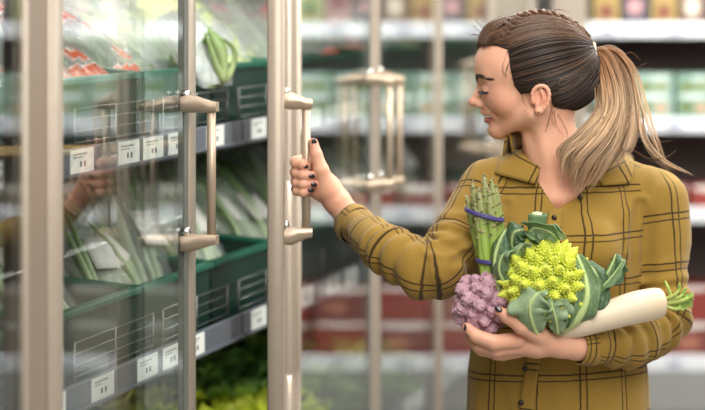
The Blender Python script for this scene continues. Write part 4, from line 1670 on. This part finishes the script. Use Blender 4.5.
def tubes(mb, Q, rad, prof, cols):
    """many thin tapered 4-sided strands at once. cols (n, npt, 3)"""
    n, m, _ = Q.shape
    T = np.gradient(Q, axis=1); T /= np.linalg.norm(T, axis=2)[..., None] + 1e-12
    up = np.array([.3, .5, .81])
    u = np.cross(T, up); u /= np.linalg.norm(u, axis=2)[..., None] + 1e-9
    w = np.cross(T, u)
    R = (np.asarray(rad).reshape(-1, 1) * prof[None])[..., None]
    ring = np.stack([Q + u * R, Q + w * R, Q - u * R, Q - w * R], 2)       # n m 4 3
    idx = np.arange(n * m * 4).reshape(n, m, 4)
    a = idx[:, :-1]; b = idx[:, 1:]
    F = np.stack([a, np.roll(a, -1, 2), np.roll(b, -1, 2), b], -1).reshape(-1, 4)
    mb.v.append(ring.reshape(-1, 3)); mb.f += [tuple(x) for x in (F + mb.n).tolist()]
    mb.m += [0] * len(F)
    mb.c.append(np.repeat(cols.reshape(-1, 3), 4, axis=0)); mb.n += n * m * 4


r = np.random.default_rng(4)
b = MB()
root = np.array(srgb(50, 37, 30)); mid = np.array(srgb(84, 61, 45)); warm = np.array(srgb(128, 94, 66))
for side in (-1, 1):
    for lo_t, hi_t, n in ((0.0, .27, 430), (.27, .60, 420), (.60, 1.0, 300), (-1.0, -.0, 360)):
        Q, t = strands(n, 18, lo_t, hi_t, side, .5, 30 + side + int(lo_t * 10))
        base = np.where(((t < .27) | (lo_t < 0))[:, None], mid * .85, root) * r.uniform(.55, 1.55, (n, 1))
        w = (r.random((n, 1)) < (.28 if lo_t <= 0 else .10)) * r.uniform(.3, .9, (n, 1))
        base = base * (1 - w) + warm * w
        C = np.repeat(base[:, None], 18, 1)
        tubes(b, Q, r.uniform(.4, .85, n) * PX, np.interp(np.linspace(0, 1, 18), [0, .15, .9, 1], [.3, 1, .9, .6]), C)
n = 260
qq = r.uniform(-24, 24, n)
L = []
for q_ in qq:
    k = abs(q_) / 24
    dx, dy = r.normal() * 1.5, r.normal() * 1.2
    L.append(bez([V(479.5 + 7 * k * k + dx * .3, 44 + dy * .3, q_), V(482 + 8 * k * k + dx, 31 + dy + 3 * k, q_), V(492 + 5 * k + dx, 20 + 6 * k + dy, q_ * .95), V(507 + dx, 14.5 + 5 * k + dy, q_ * .85), V(526 + dx, 10 + 5 * k, q_ * .7)], 16))
Q = snap(scalp, np.array(L).reshape(-1, 3), 0.0, 8).reshape(n, 16, 3)
G = sdf_grad(scalp, Q.reshape(-1, 3)).reshape(n, 16, 3)
Q = Q + G * (r.uniform(.0002, .0028, (n, 1, 1)))
C = np.repeat((mid * r.uniform(.6, 1.5, (n, 1)))[:, None], 16, 1)
tubes(b, Q, r.uniform(.4, .8, n) * PX, np.interp(np.linspace(0, 1, 16), [0, .15, .85, 1], [.3, 1, .9, .3]), C)
b.build('swept_back_strands', M_hair, hairo)

# plait along the top of the head
path = snap(scalp, bez([V(508, 46, -26), V(513, 30, -19), V(524, 19, -8), V(545, 15, -3), V(566, 24, -3), V(583, 42, -2)], 60), 0.0012)
nrm = sdf_grad(scalp, path); tg = np.gradient(path, axis=0); tg /= np.linalg.norm(tg, axis=1)[:, None]; bn = np.cross(tg, nrm)
s = np.linspace(0, 1, 60)
wd = np.interp(s, [0, .2, .6, 1], [2.5, 5.0, 6.5, 3.5]) * PX
b = MB()
for k in range(3):
    ph = k * 2 * PI / 3
    ctr = path + bn * (wd * np.sin(s * 5 * 2 * PI + ph))[:, None] + nrm * (wd * .22 * np.sin(s * 10 * 2 * PI + 2 * ph))[:, None]
    n = 60
    o = r.normal(size=(n, 1, 2)) * np.array([.38, .16])
    Q = ctr[None] + bn[None] * (o[..., :1] * wd[None, :, None]) + nrm[None] * (o[..., 1:] * wd[None, :, None])
    g = np.array(srgb(126, 88, 58)); dk = np.array(srgb(72, 50, 36))
    mixw = np.clip(np.interp(s, [0, .25, .45, .85, 1], [.1, .2, .7, .6, .15])[None, :, None] * r.uniform(.4, 1.2, (n, 1, 1)), 0, 1)
    tubes(b, Q, r.uniform(.45, .8, n) * PX, np.ones(60), dk * (1 - mixw) + g * mixw)
b.build('plait', M_hair, hairo)

# hair tie
b = MB()
dirn = E1 * .98 + EZ * .1
e1 = EN; e2 = np.cross(dirn, e1)
for k in range(3):
    c = V(590.0 + k * 2.3, 51.8 - k * .35, 0)
    ring = [c + (e1 * math.cos(a) + e2 * math.sin(a)) * 7.4 * PX for a in np.linspace(0, 2 * PI, 25)]
    b.tube(ring, 1.9 * PX, 8, False)
b.build('hair_tie', mat('cream_hair_elastic', (226, 204, 178), 0.7), hairo)

# ponytail: locks between guide curves
GD = [
    [(591, 51, 0), (607, 47, 0), (622, 60, -2), (631, 88, -10), (634, 115, -20), (630, 140, -34), (620, 160, -46)],
    [(591, 51, 0), (606, 50, -2), (618, 70, -6), (625, 100, -16), (622, 132, -32), (608, 160, -47), (588, 190, -50)],
    [(591, 52, 0), (604, 55, -4), (613, 78, -10), (616, 108, -22), (606, 138, -40), (586, 164, -50), (574, 196, -49)],
    [(591, 53, 0), (601, 59, -6), (608, 84, -14), (608, 112, -26), (592, 136, -42), (573, 154, -50), (567, 176, -48)],
    [(591, 53, 0), (599, 62, -7), (603, 88, -16), (600, 112, -28), (583, 134, -42), (566, 148, -47), (562, 163, -46)]]
GDw = np.array([bez([V(*p) for p in g], 30) for g in GD])
FLY = [[(591, 51, 0), (611, 49, 0), (627, 70, -2), (635, 104, -10), (642, 134, -22), (660, 160, -30), (690, 178, -30)],
       [(591, 51, 0), (610, 50, 0), (625, 72, -3), (633, 105, -12), (639, 130, -24), (650, 152, -32), (664, 172, -34)]]
FLw = np.array([bez([V(*p) for p in g], 30) for g in FLY])
u = np.linspace(0, 1, 30)


def lock(n, G, lo_g, hi_g, seed, spread, rad):
    q = np.random.default_rng(seed)
    g = q.uniform(lo_g, hi_g, n); i = np.clip(g.astype(int), 0, len(G) - 2); fr = (g - i)[:, None, None]
    Q = G[i] * (1 - fr) + G[i + 1] * fr
    o = q.normal(size=(n, 1, 3)) * np.array([1, .8, .5])
    sp = np.interp(u, [0, .1, .3, .7, 1], [0.9, 1.3, 3.6, 3.6, 3.0])[None, :, None] * PX * spread
    nl = max(3, n // 22)
    li = q.integers(0, nl, n)                       # each strand belongs to a lock
    g = q.uniform(lo_g, hi_g, nl)[li] + q.normal(size=n) * .10
    g = np.clip(g, lo_g, hi_g); i = np.clip(g.astype(int), 0, len(G) - 2); fr = (g - i)[:, None, None]
    Q = G[i] * (1 - fr) + G[i + 1] * fr
    lo_ = q.normal(size=(nl, 1, 3))[li] * np.array([.9, .9, .4])
    Q = Q + (o * .38 + lo_ * .8) * sp
    ph = q.uniform(0, 6, (nl, 1))[li] + q.normal(size=(n, 1)) * .25; fq = q.uniform(.9, 1.7, (nl, 1))[li]
    wv = np.sin(u[None] * fq * 2 * PI + ph) * u[None] * 3.4 * PX
    Q = Q + E1 * wv[..., None] + EZ * (wv[..., None] * .4)
    cut = q.uniform(.82, 1.0, n)
    uu = u[None] * cut[:, None] * 29
    j = np.clip(uu.astype(int), 0, 28); f2 = (uu - j)[..., None]
    Q = np.take_along_axis(Q, j[..., None], 1) * (1 - f2) + np.take_along_axis(Q, (j + 1)[..., None], 1) * f2
    c0 = np.array(srgb(112, 70, 42)); c1 = np.array(srgb(158, 112, 72)); c2 = np.array(srgb(206, 174, 138)); c3 = np.array(srgb(188, 156, 122))
    st = [np.interp(u, [0, .26, .55, 1], [c0[a], c1[a], c2[a], c3[a]]) for a in range(3)]
    C = np.stack(st, -1)[None] * (q.uniform(.55, 1.25, (nl, 1, 1))[li] * q.uniform(.85, 1.15, (n, 1, 1)))
    dk = (q.random((n, 1, 1)) < .2) * .5
    C = C * (1 - dk) + np.array(srgb(104, 70, 46)) * dk
    tubes(b, Q, q.uniform(.5, 1.0, n) * PX * rad, np.interp(u, [0, .1, .75, 1], [.7, 1, .9, .15]), np.clip(C, 0, 1))


b = MB()
lock(720, GDw, 0, 4, 21, 1.0, 1.0)
lock(70, FLw, 0, 1, 22, .55, .9)
lock(26, FLw, 0, 1, 23, 1.6, .5)
lock(40, GDw, 0, 4, 24, 2.3, .45)
# loose wisps
W_ = [[(509, 50, -36), (505, 60, -37), (503, 70, -38), (507, 78, -40)], [(511, 60, -38), (507, 68, -40), (506, 76, -41)], [(522, 94, -44), (524, 102, -46), (528, 108, -46)], [(552, 106, -40), (549, 120, -40), (545, 132, -36)], [(554, 110, -38), (556, 124, -38), (562, 134, -36)], [(558, 114, -34), (566, 128, -36), (568, 138, -36)], [(553, 108, -40), (552, 118, -42), (555, 128, -40)],
      [(481, 32, 0), (476, 27, 0), (472, 24, 2)], [(484, 28, 0), (478, 22, -4), (475, 16, -4)], [(482, 36, -5), (475, 34, -6), (470, 35, -6)], [(545, 14, 0), (558, 9, 0), (570, 12, 0)], [(622, 55, -2), (632, 52, -2), (640, 60, -2)], [(628, 75, -4), (640, 66, -4), (648, 62, -4)], [(634, 150, -36), (650, 158, -36), (668, 156, -34), (676, 150, -30)], [(640, 140, -26), (655, 142, -26), (672, 140, -24)], [(650, 160, -32), (668, 166, -32), (684, 170, -30)]]
Qs = np.array([bez([V(*p) for p in g], 16) for g in W_])
Qs = np.concatenate([Qs + rng.normal(size=(1, 1, 3)) * .8 * PX for k in range(3)])
cc = np.tile(np.array(srgb(104, 70, 44)), (len(Qs), 16, 1))
tubes(b, Qs, np.full(len(Qs), .22 * PX), np.interp(np.linspace(0, 1, 16), [0, .6, 1], [1, .8, .2]), cc)
b.build('ponytail', M_hair, hairo)
# ------------------------------------------------------------------ the vegetables she carries
M_curd = mat('purple_curd', (255, 255, 255), 0.62, vcol=True, bump=0.5, bscale=700)
M_rom = mat('romanesco_green', (255, 255, 255), 0.5, vcol=True, sss=0.15)
M_vleaf = mat('brassica_leaf', (255, 255, 255), 0.42, vcol=True, transl=0.12, bump=0.3, bscale=260)
M_rib = mat('pale_leaf_rib', (186, 206, 138), 0.42, noise=.08, nscale=60)
M_spear = mat('asparagus_skin', (255, 255, 255), 0.42, vcol=True)
M_band = mat('violet_rubber_band', (70, 62, 120), 0.5)
M_daikon = mat('radish_skin', (255, 255, 255), 0.45, vcol=True, sss=0.2, bump=0.15, bscale=120)
M_stub = mat('radish_top', (255, 255, 255), 0.45, vcol=True, transl=0.15)


def fib(n):
    return [(math.acos(1 - 2 * (i + .5) / n), PI * (1 + 5 ** .5) * i) for i in range(n)]


# ---- purple cauliflower
cc = V(481.5, 303.5, -80)
t = thing('purple_cauliflower', cc - EZ * 30 * PX, 'mauve purple cauliflower held in her fingers below the asparagus', 'cauliflower')
cf = Sdf(); r = random.Random(8)
cf.ell(cc, (21, 19, 25), 0)
fl = []
for th, ph in fib(40):
    d = E1 * math.sin(th) * math.cos(ph) + EN * math.sin(th) * math.sin(ph) + EZ * math.cos(th)
    d = d * np.array([1, 1, 1]); rr = r.uniform(5.6, 9.6)
    c = cc + d * PX * (20.5 + r.uniform(-1.6, 1.6)) * np.array([.98, .92, 1.20])
    fl.append((c, rr)); cf.ball(c, rr, 2.4)
cd = np.array([c for c, _ in fl]); cr = np.array([q for _, q in fl])


def buds(P):
    return -np.abs(wob(P, 420, 31)) * .0034 - np.abs(wob(P, 760, 32)) * .0018 + wob(P, 200, 33) * .0022 + .0016


cf.fn(buds, 2)
v, f = mesh_sdf(cf, cc - 34 * PX, cc + 34 * PX, 0.0013)
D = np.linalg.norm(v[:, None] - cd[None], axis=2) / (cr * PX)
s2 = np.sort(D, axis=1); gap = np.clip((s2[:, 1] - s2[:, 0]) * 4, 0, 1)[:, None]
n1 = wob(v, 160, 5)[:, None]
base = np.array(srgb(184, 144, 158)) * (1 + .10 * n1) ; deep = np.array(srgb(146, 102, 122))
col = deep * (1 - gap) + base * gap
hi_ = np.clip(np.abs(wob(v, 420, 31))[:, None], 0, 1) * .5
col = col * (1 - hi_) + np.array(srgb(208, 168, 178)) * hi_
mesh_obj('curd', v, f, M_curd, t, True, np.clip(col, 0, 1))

# ---- romanesco
rc = V(545, 281, -88)
rom = thing('romanesco', V(545, 332, -84), 'bright lime green romanesco with leaves held against her shirt', 'romanesco')
ax = E1 * .30 + EZ * .62 - EN * .73; ax /= np.linalg.norm(ax)
au = np.cross(ax, EZ); au /= np.linalg.norm(au); av = np.cross(au, ax)
b = MB()
r = random.Random(12)
lime = np.array(srgb(214, 220, 76)); deepg = np.array(srgb(168, 184, 48)); pale = np.array(srgb(236, 236, 130))
core = Sdf(); core.ell(rc, (36, 30, 34), 0)
GA = PI * (3 - 5 ** .5)


def spike(b, c, d, R, h, n, seed):
    """one floret: a cone studded with a spiral of small cones"""
    q = random.Random(seed)
    u = np.cross(d, (0.3, 0.5, 0.8)); u /= np.linalg.norm(u); w = np.cross(d, u)
    m = 10
    prof = [(0, 1.0), (.35, .82), (.7, .45), (.93, .15), (1.0, .02)]
    G = [[c + d * h * z + (u * math.cos(2 * PI * k / m) + w * math.sin(2 * PI * k / m)) * R * .86 * s for k in range(m)] for z, s in prof]
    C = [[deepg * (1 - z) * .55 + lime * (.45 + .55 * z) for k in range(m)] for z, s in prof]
    b.grid(G, True, C)
    for i in range(n):
        z = 1 - (i + .6) / n
        zz = z ** 0.8 if z > 0 else 0
        rad = R * (1 - z ** 1.3) * .98 + R * .02
        a = i * GA + seed
        o = u * math.cos(a) + w * math.sin(a)
        p = c + d * h * z * .96 + o * rad * .9
        dd = o * .75 + d * .75; dd /= np.linalg.norm(dd)
        sr = R * (.07 + .17 * (1 - z)); sh = sr * 1.7
        e1 = np.cross(dd, d); e1 /= np.linalg.norm(e1) + 1e-9; e2 = np.cross(dd, e1)
        k6 = 6
        ring = [p - dd * sr * .5 + (e1 * math.cos(2 * PI * k / k6) + e2 * math.sin(2 * PI * k / k6)) * sr for k in range(k6)]
        ring2 = [p + dd * sh * .30 + (e1 * math.cos(2 * PI * k / k6) + e2 * math.sin(2 * PI * k / k6)) * sr * .72 for k in range(k6)]
        v = ring + ring2 + [p + dd * sh]
        f = [(k, (k + 1) % k6, k6 + (k + 1) % k6, k6 + k) for k in range(k6)] + [(k6 + k, k6 + (k + 1) % k6, 12) for k in range(k6)]
        sh_ = q.uniform(.9, 1.1)
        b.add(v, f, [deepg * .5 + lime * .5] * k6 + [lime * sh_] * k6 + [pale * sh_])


N_F = 76
for i in range(N_F):
    t_ = (i + .4) / N_F
    pol = 1.95 * t_ ** .58            # angle from the tip of the head
    a = i * GA
    d = ax * math.cos(pol) + (au * math.cos(a) + av * math.sin(a)) * math.sin(pol)
    R = (5.2 + 6.2 * t_ ** .7) * PX * r.uniform(.92, 1.08)
    h = R * (1.85 + .3 * r.random())
    rad = 34 * PX * (1.12 - .08 * t_)
    p = rc + d * rad * np.array([1.03, .85, .96])
    dd = d * .9 + ax * .28; dd /= np.linalg.norm(dd)
    spike(b, p - dd * h * .42, dd, R, h, 48 if R > 7 * PX else 34, i)
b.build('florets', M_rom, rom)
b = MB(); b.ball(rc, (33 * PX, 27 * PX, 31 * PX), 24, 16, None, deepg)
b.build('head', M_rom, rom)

LG = np.array(srgb(106, 134, 94)); LD = np.array(srgb(68, 100, 68)); LB = np.array(srgb(142, 166, 128)); VN = np.array(srgb(178, 198, 140))


def veg_leaf(mid, widths, side, fold, wave, freq, seed, col, rib=2.2, lobes=.12, n=26, m=15, par=None):
    b = MB()
    mid = [V(*p) for p in mid]
    sd = np.array(side[0] * E1 + side[1] * EN + side[2] * EZ) if not isinstance(side[0], (list, tuple)) else [s[0] * E1 + s[1] * EN + s[2] * EZ for s in side]
    leaf(b, mid, np.array(widths) * PX, sd, n, m, fold, wave, freq, seed, .0013, col, lobes, VN)
    o = b.build('leaf', M_vleaf, par or rom)
    if rib:
        P = bez(mid, 18); b = MB()
        b.tube(P - EN * .4 * PX, np.linspace(rib, rib * .25, 18) * PX, 8)
        b.build('leaf_rib', M_rib, o)
    return o


# big outer leaf at the left with its pale rib
veg_leaf([(508, 303, -84), (497, 284, -92), (495, 258, -92), (501, 238, -90), (509, 226, -86)], [7, 12, 15, 13, 4], (.75, -.55, .1), .7, .16, 2.4, 3, LD, 2.8)
veg_leaf([(506, 286, -98), (499, 270, -106), (503, 255, -108), (514, 249, -104)], [5, 9, 10, 3], (.6, -.5, .55), .5, .18, 2.5, 4, LG, 1.6)
# leaves behind the top
veg_leaf([(520, 262, -84), (512, 246, -92), (514, 233, -98), (524, 229, -100)], [6, 11, 12, 4], (.8, -.3, -.4), .4, .22, 2.8, 5, LD, 1.6)
veg_leaf([(536, 256, -78), (528, 238, -90), (534, 228, -97), (550, 232, -97), (558, 240, -94)], [7, 12, 13, 9, 3], (.5, -.45, .7), .4, .2, 2.6, 6, LG, 1.8)
veg_leaf([(545, 255, -72), (545, 238, -82), (556, 232, -88), (566, 238, -90)], [6, 10, 9, 2], (.3, -.4, .8), .4, .22, 2.4, 7, LB, 1.4)
veg_leaf([(525, 268, -90), (517, 256, -100), (522, 246, -105), (532, 244, -105)], [4, 7, 8, 2], (.7, -.5, .5), .5, .2, 2.3, 8, LB, 1.2)
# rolled stump with a pale cut at the top
b = MB()
P = bez([V(540, 246, -80), V(536, 230, -84), V(537, 214, -86)], 12)
G = []
for i, p in enumerate(P):
    rr = np.interp(i, [0, 6, 11], [5, 7.5, 8.0])
    G.append([p + (E1 * math.cos(a) + EN * math.sin(a)) * rr * (1 + .12 * math.sin(3 * a + i * .2) + .1 * (a / 6.3)) * PX + EZ * .7 * math.sin(2 * a) * PX for a in np.linspace(0, 2 * PI * 1.1, 22)])
b.sheet(G, .0016, np.tile(LG, (12 * 22, 1)))
st = b.build('leaf', M_vleaf, rom)
b = MB(); b.tube(bez([V(539, 244, -80), V(536.4, 230, -84), V(537, 212.5, -86)], 8), np.array([3.5, 4, 4.4, 4.6, 4.8, 5, 5, 4.8]) * PX, 12)
b.build('cut_stalk', mat('pale_cut_stalk', (214, 222, 176), .5), st)
# lower front leaves
veg_leaf([(538, 336, -104), (532, 322, -120), (530, 306, -126), (538, 293, -124), (548, 290, -120)], [5, 15, 19, 13, 3], (.95, -.15, .2), .25, .26, 3.2, 11, LB, 2.0, .22, 40, 21)
veg_leaf([(558, 334, -104), (556, 320, -118), (552, 306, -122), (552, 297, -121)], [5, 10, 11, 3], (.95, -.1, -.1), .3, .3, 3.2, 12, LB, 1.7, .26, 40, 21)
veg_leaf([(566, 330, -98), (567, 318, -110), (563, 306, -116), (558, 300, -116)], [4, 7, 8, 2], (.9, -.3, .1), .4, .25, 2.5, 13, LB, 1.2, .2)
# the long curved leaf at the right: a thick pale rib, blade folded behind it
veg_leaf([(562, 330, -92), (578, 318, -104), (587, 298, -106), (585, 276, -102), (577, 255, -98)], [6, 11, 13, 11, 4], (-.75, -.15, -.3), .3, .14, 2.6, 14, LG, 5.2, .1)
veg_leaf([(568, 328, -84), (590, 312, -94), (599, 292, -94), (596, 274, -92), (588, 262, -88)], [5, 9, 11, 9, 3], (.8, -.3, .2), .5, .16, 2.4, 15, LD, 2.0, .12)
# dark crinkled leaf standing out to the right
veg_leaf([(580, 312, -74), (594, 292, -82), (606, 276, -84), (613, 262, -84), (616, 254, -82)], [6, 13, 17, 15, 4], (.55, -.3, .65), .55, .22, 2.8, 16, LD, 2.2, .14)
veg_leaf([(584, 306, -82), (600, 290, -92), (614, 274, -94), (624, 259, -92)], [4, 6, 9, 3], (.5, -.6, .55), .7, .2, 2.4, 17, LG, 1.8, .1)

# ---- asparagus bunch
asp = thing('asparagus_bunch', V(498, 300, -66), 'bunch of green asparagus spears tied with violet rubber bands', 'asparagus')
SP = [((484, 175), (491, 262), -74, 4.6), ((472, 182), (486, 268), -72, 4.4), ((491, 179), (501, 260), -68, 4.4), ((479, 190), (489, 275), -79, 4.6),
      ((467, 196), (482, 264), -66, 4.2), ((489, 192), (497, 272), -77, 4.6), ((475, 201), (485, 280), -78, 4.0), ((496, 187), (505, 262), -62, 4.2)]
for i, (tp, bt, q, rr) in enumerate(SP):
    r = random.Random(40 + i)
    P = bez([V(bt[0] + 8, bt[1] + 34, q + 10), V(*bt, q), V((tp[0] + bt[0]) / 2 + r.uniform(-1, 1), (tp[1] + bt[1]) / 2, q), V(*tp, q - 2)], 30)
    t_ = np.linspace(0, 1, 30)
    rad = np.interp(t_, [0, .4, .75, .88, .96, 1], [1.08, 1.0, .92, .82, .5, .08]) * rr * PX
    g0 = np.array(srgb(150, 178, 78)); g1 = np.array(srgb(146, 158, 92)); g2 = np.array(srgb(150, 146, 104))
    col = np.array([[np.interp(x, [0, .55, .8, 1], [g0[k], g0[k], g1[k], g2[k]]) for k in range(3)] for x in t_])
    b = MB(); b.tube(P, rad, 10, True, col)
    sp = b.build('spear', M_spear, asp)
    b = MB()
    T = P[-1] - P[-4]; T /= np.linalg.norm(T)
    u = np.cross(T, EN); u /= np.linalg.norm(u); w = np.cross(T, u)
    L = np.linalg.norm(P[-1] - P[18])
    n = 26
    n = 20 if i % 2 else 21
    for k in range(n):      # scales of the tip, and a few down the stalk
        z = (k / (n - 1)) if k < 20 else -0.5 - .55 * (k - 20)
        a = k * GA + i
        j = np.interp(18 + z * 11.3 if z >= 0 else 18 + z * 8, np.arange(30), np.arange(30)); j0 = int(np.clip(j, 0, 28))
        p = P[j0] + (P[j0 + 1] - P[j0]) * (j - j0)
        Rr = np.interp(j, np.arange(30), rad)
        o = u * math.cos(a) + w * math.sin(a)
        ln = (5.2 if z < 0 else 4.6 - 1.8 * z) * PX; wd_ = (2.4 - .9 * max(z, 0)) * PX
        dd = T * .9 + o * .42; dd /= np.linalg.norm(dd); e = np.cross(dd, o)
        base = p + o * Rr * .82
        G = []
        for s_, ww in ((0, .7), (.35, 1.0), (.7, .6), (1.0, .05)):
            G.append([base + dd * ln * s_ + e * wd_ * ww * x + o * (.55 * PX * (1 - x * x)) for x in (-1, -.4, .4, 1)])
        c = np.array(srgb(*r.choice([(158, 150, 110), (138, 154, 92), (176, 166, 126)]))) * r.uniform(.8, 1.15)
        b.sheet(G, .0007, np.tile(c, (16, 1)))
    b.build('tip_scales', M_spear, sp)
for (x, y, q, w_, d_, tl) in ((484.5, 215.5, -72, 17.5, 13, -5.5), (492, 262, -74, 14.5, 13, -1.5)):
    b = MB()
    ring = [V(x, y, q) + E1 * math.cos(a) * w_ * PX + EN * math.sin(a) * d_ * PX + EZ * (-math.cos(a) * tl * -1 * PX) for a in np.linspace(0, 2 * PI, 37)]
    b.tube(ring, 1.5 * PX, 8, False, None, 1.0)
    ring = [p + EZ * 1.6 * PX for p in ring]; b.tube(ring, 1.3 * PX, 8, False)
    b.build('rubber_band', M_band, asp)

# ---- white radish
dk = thing('white_radish', V(620, 326, -80), 'long white radish with cut green top lying on her forearm', 'radish')
P = bez([V(552, 331, -82), V(575, 326.5, -86), V(600, 318, -86), (V(632, 308.5, -80)), V(656, 303.5, -73), V(664.5, 302, -70)], 34)
t_ = np.linspace(0, 1, 34)
rad = np.interp(t_, [0, .12, .35, .62, .80, .90, .955, .985, 1.0], [8, 10, 13.2, 16, 15.6, 14, 11.0, 7.5, 3]) * PX
w0 = np.array(srgb(226, 210, 184)); w1 = np.array(srgb(216, 196, 164)); gr = np.array(srgb(196, 186, 128)); br = np.array(srgb(150, 120, 78))
col = np.array([[np.interp(x, [0, .5, .90, .945, 1], [w0[k], w0[k], w1[k], br[k], gr[k]]) for k in range(3)] for x in t_])
b = MB(); b.tube(P, rad, 24, True, col)
b.build('root', M_daikon, dk)
r = random.Random(9)
e = P[-1]
stubs = [((662, 302), (670, 296), (668, 288), (665, 281), 2.2), ((663, 302), (672, 299), (680, 297), (684, 292), 2.8), ((663, 303), (674, 302), (684, 300), (690, 297), 3.0), ((663, 304), (673, 305), (682, 305), (689, 304), 2.8),
         ((663, 300), (671, 297), (677, 293), (679, 288), 2.4), ((663, 304), (671, 308), (678, 309), (683, 307), 2.3), ((664, 302), (675, 300), (682, 302), (687, 301), 2.6)]
for i, (a, b_, c, d, rr) in enumerate(stubs):
    q = -72 + r.uniform(-6, 6)
    Pp = bez([V(*a, -70), V(*b_, q), V(*c, q - 2), V(*d, q)], 12)
    b = MB()
    col = np.array([np.array(srgb(206, 214, 130)) * (1 - x) + np.array(srgb(166, 190, 84)) * x for x in np.linspace(0, 1, 12)])
    b.tube(Pp, np.interp(np.linspace(0, 1, 12), [0, .8, 1], [rr, rr * .7, rr * .4]) * PX, 8, True, col)
    so = b.build('leaf_stub', M_stub, dk)
    if i not in (0,):
        b = MB()
        for k in range(3):
            p0 = Pp[7 + k]
            dr = (Pp[-1] - Pp[-3]); dr /= np.linalg.norm(dr)
            leaf(b, [p0, p0 + dr * 4 * PX + EZ * r.uniform(-2, 3) * PX, p0 + dr * 8 * PX + EZ * r.uniform(-3, 3) * PX], np.array([.6, 2.6, 2.2, .3]) * PX, EZ + .4 * EN * r.uniform(-1, 1), 8, 5, .4, .4, 2, i * 9 + k, .0006, np.array(srgb(150, 182, 84)))
        b.build('leaflet', M_stub, so)
# ------------------------------------------------------------------ tidy
for o in list(bpy.data.objects):
    if '_org' in o: del o['_org']
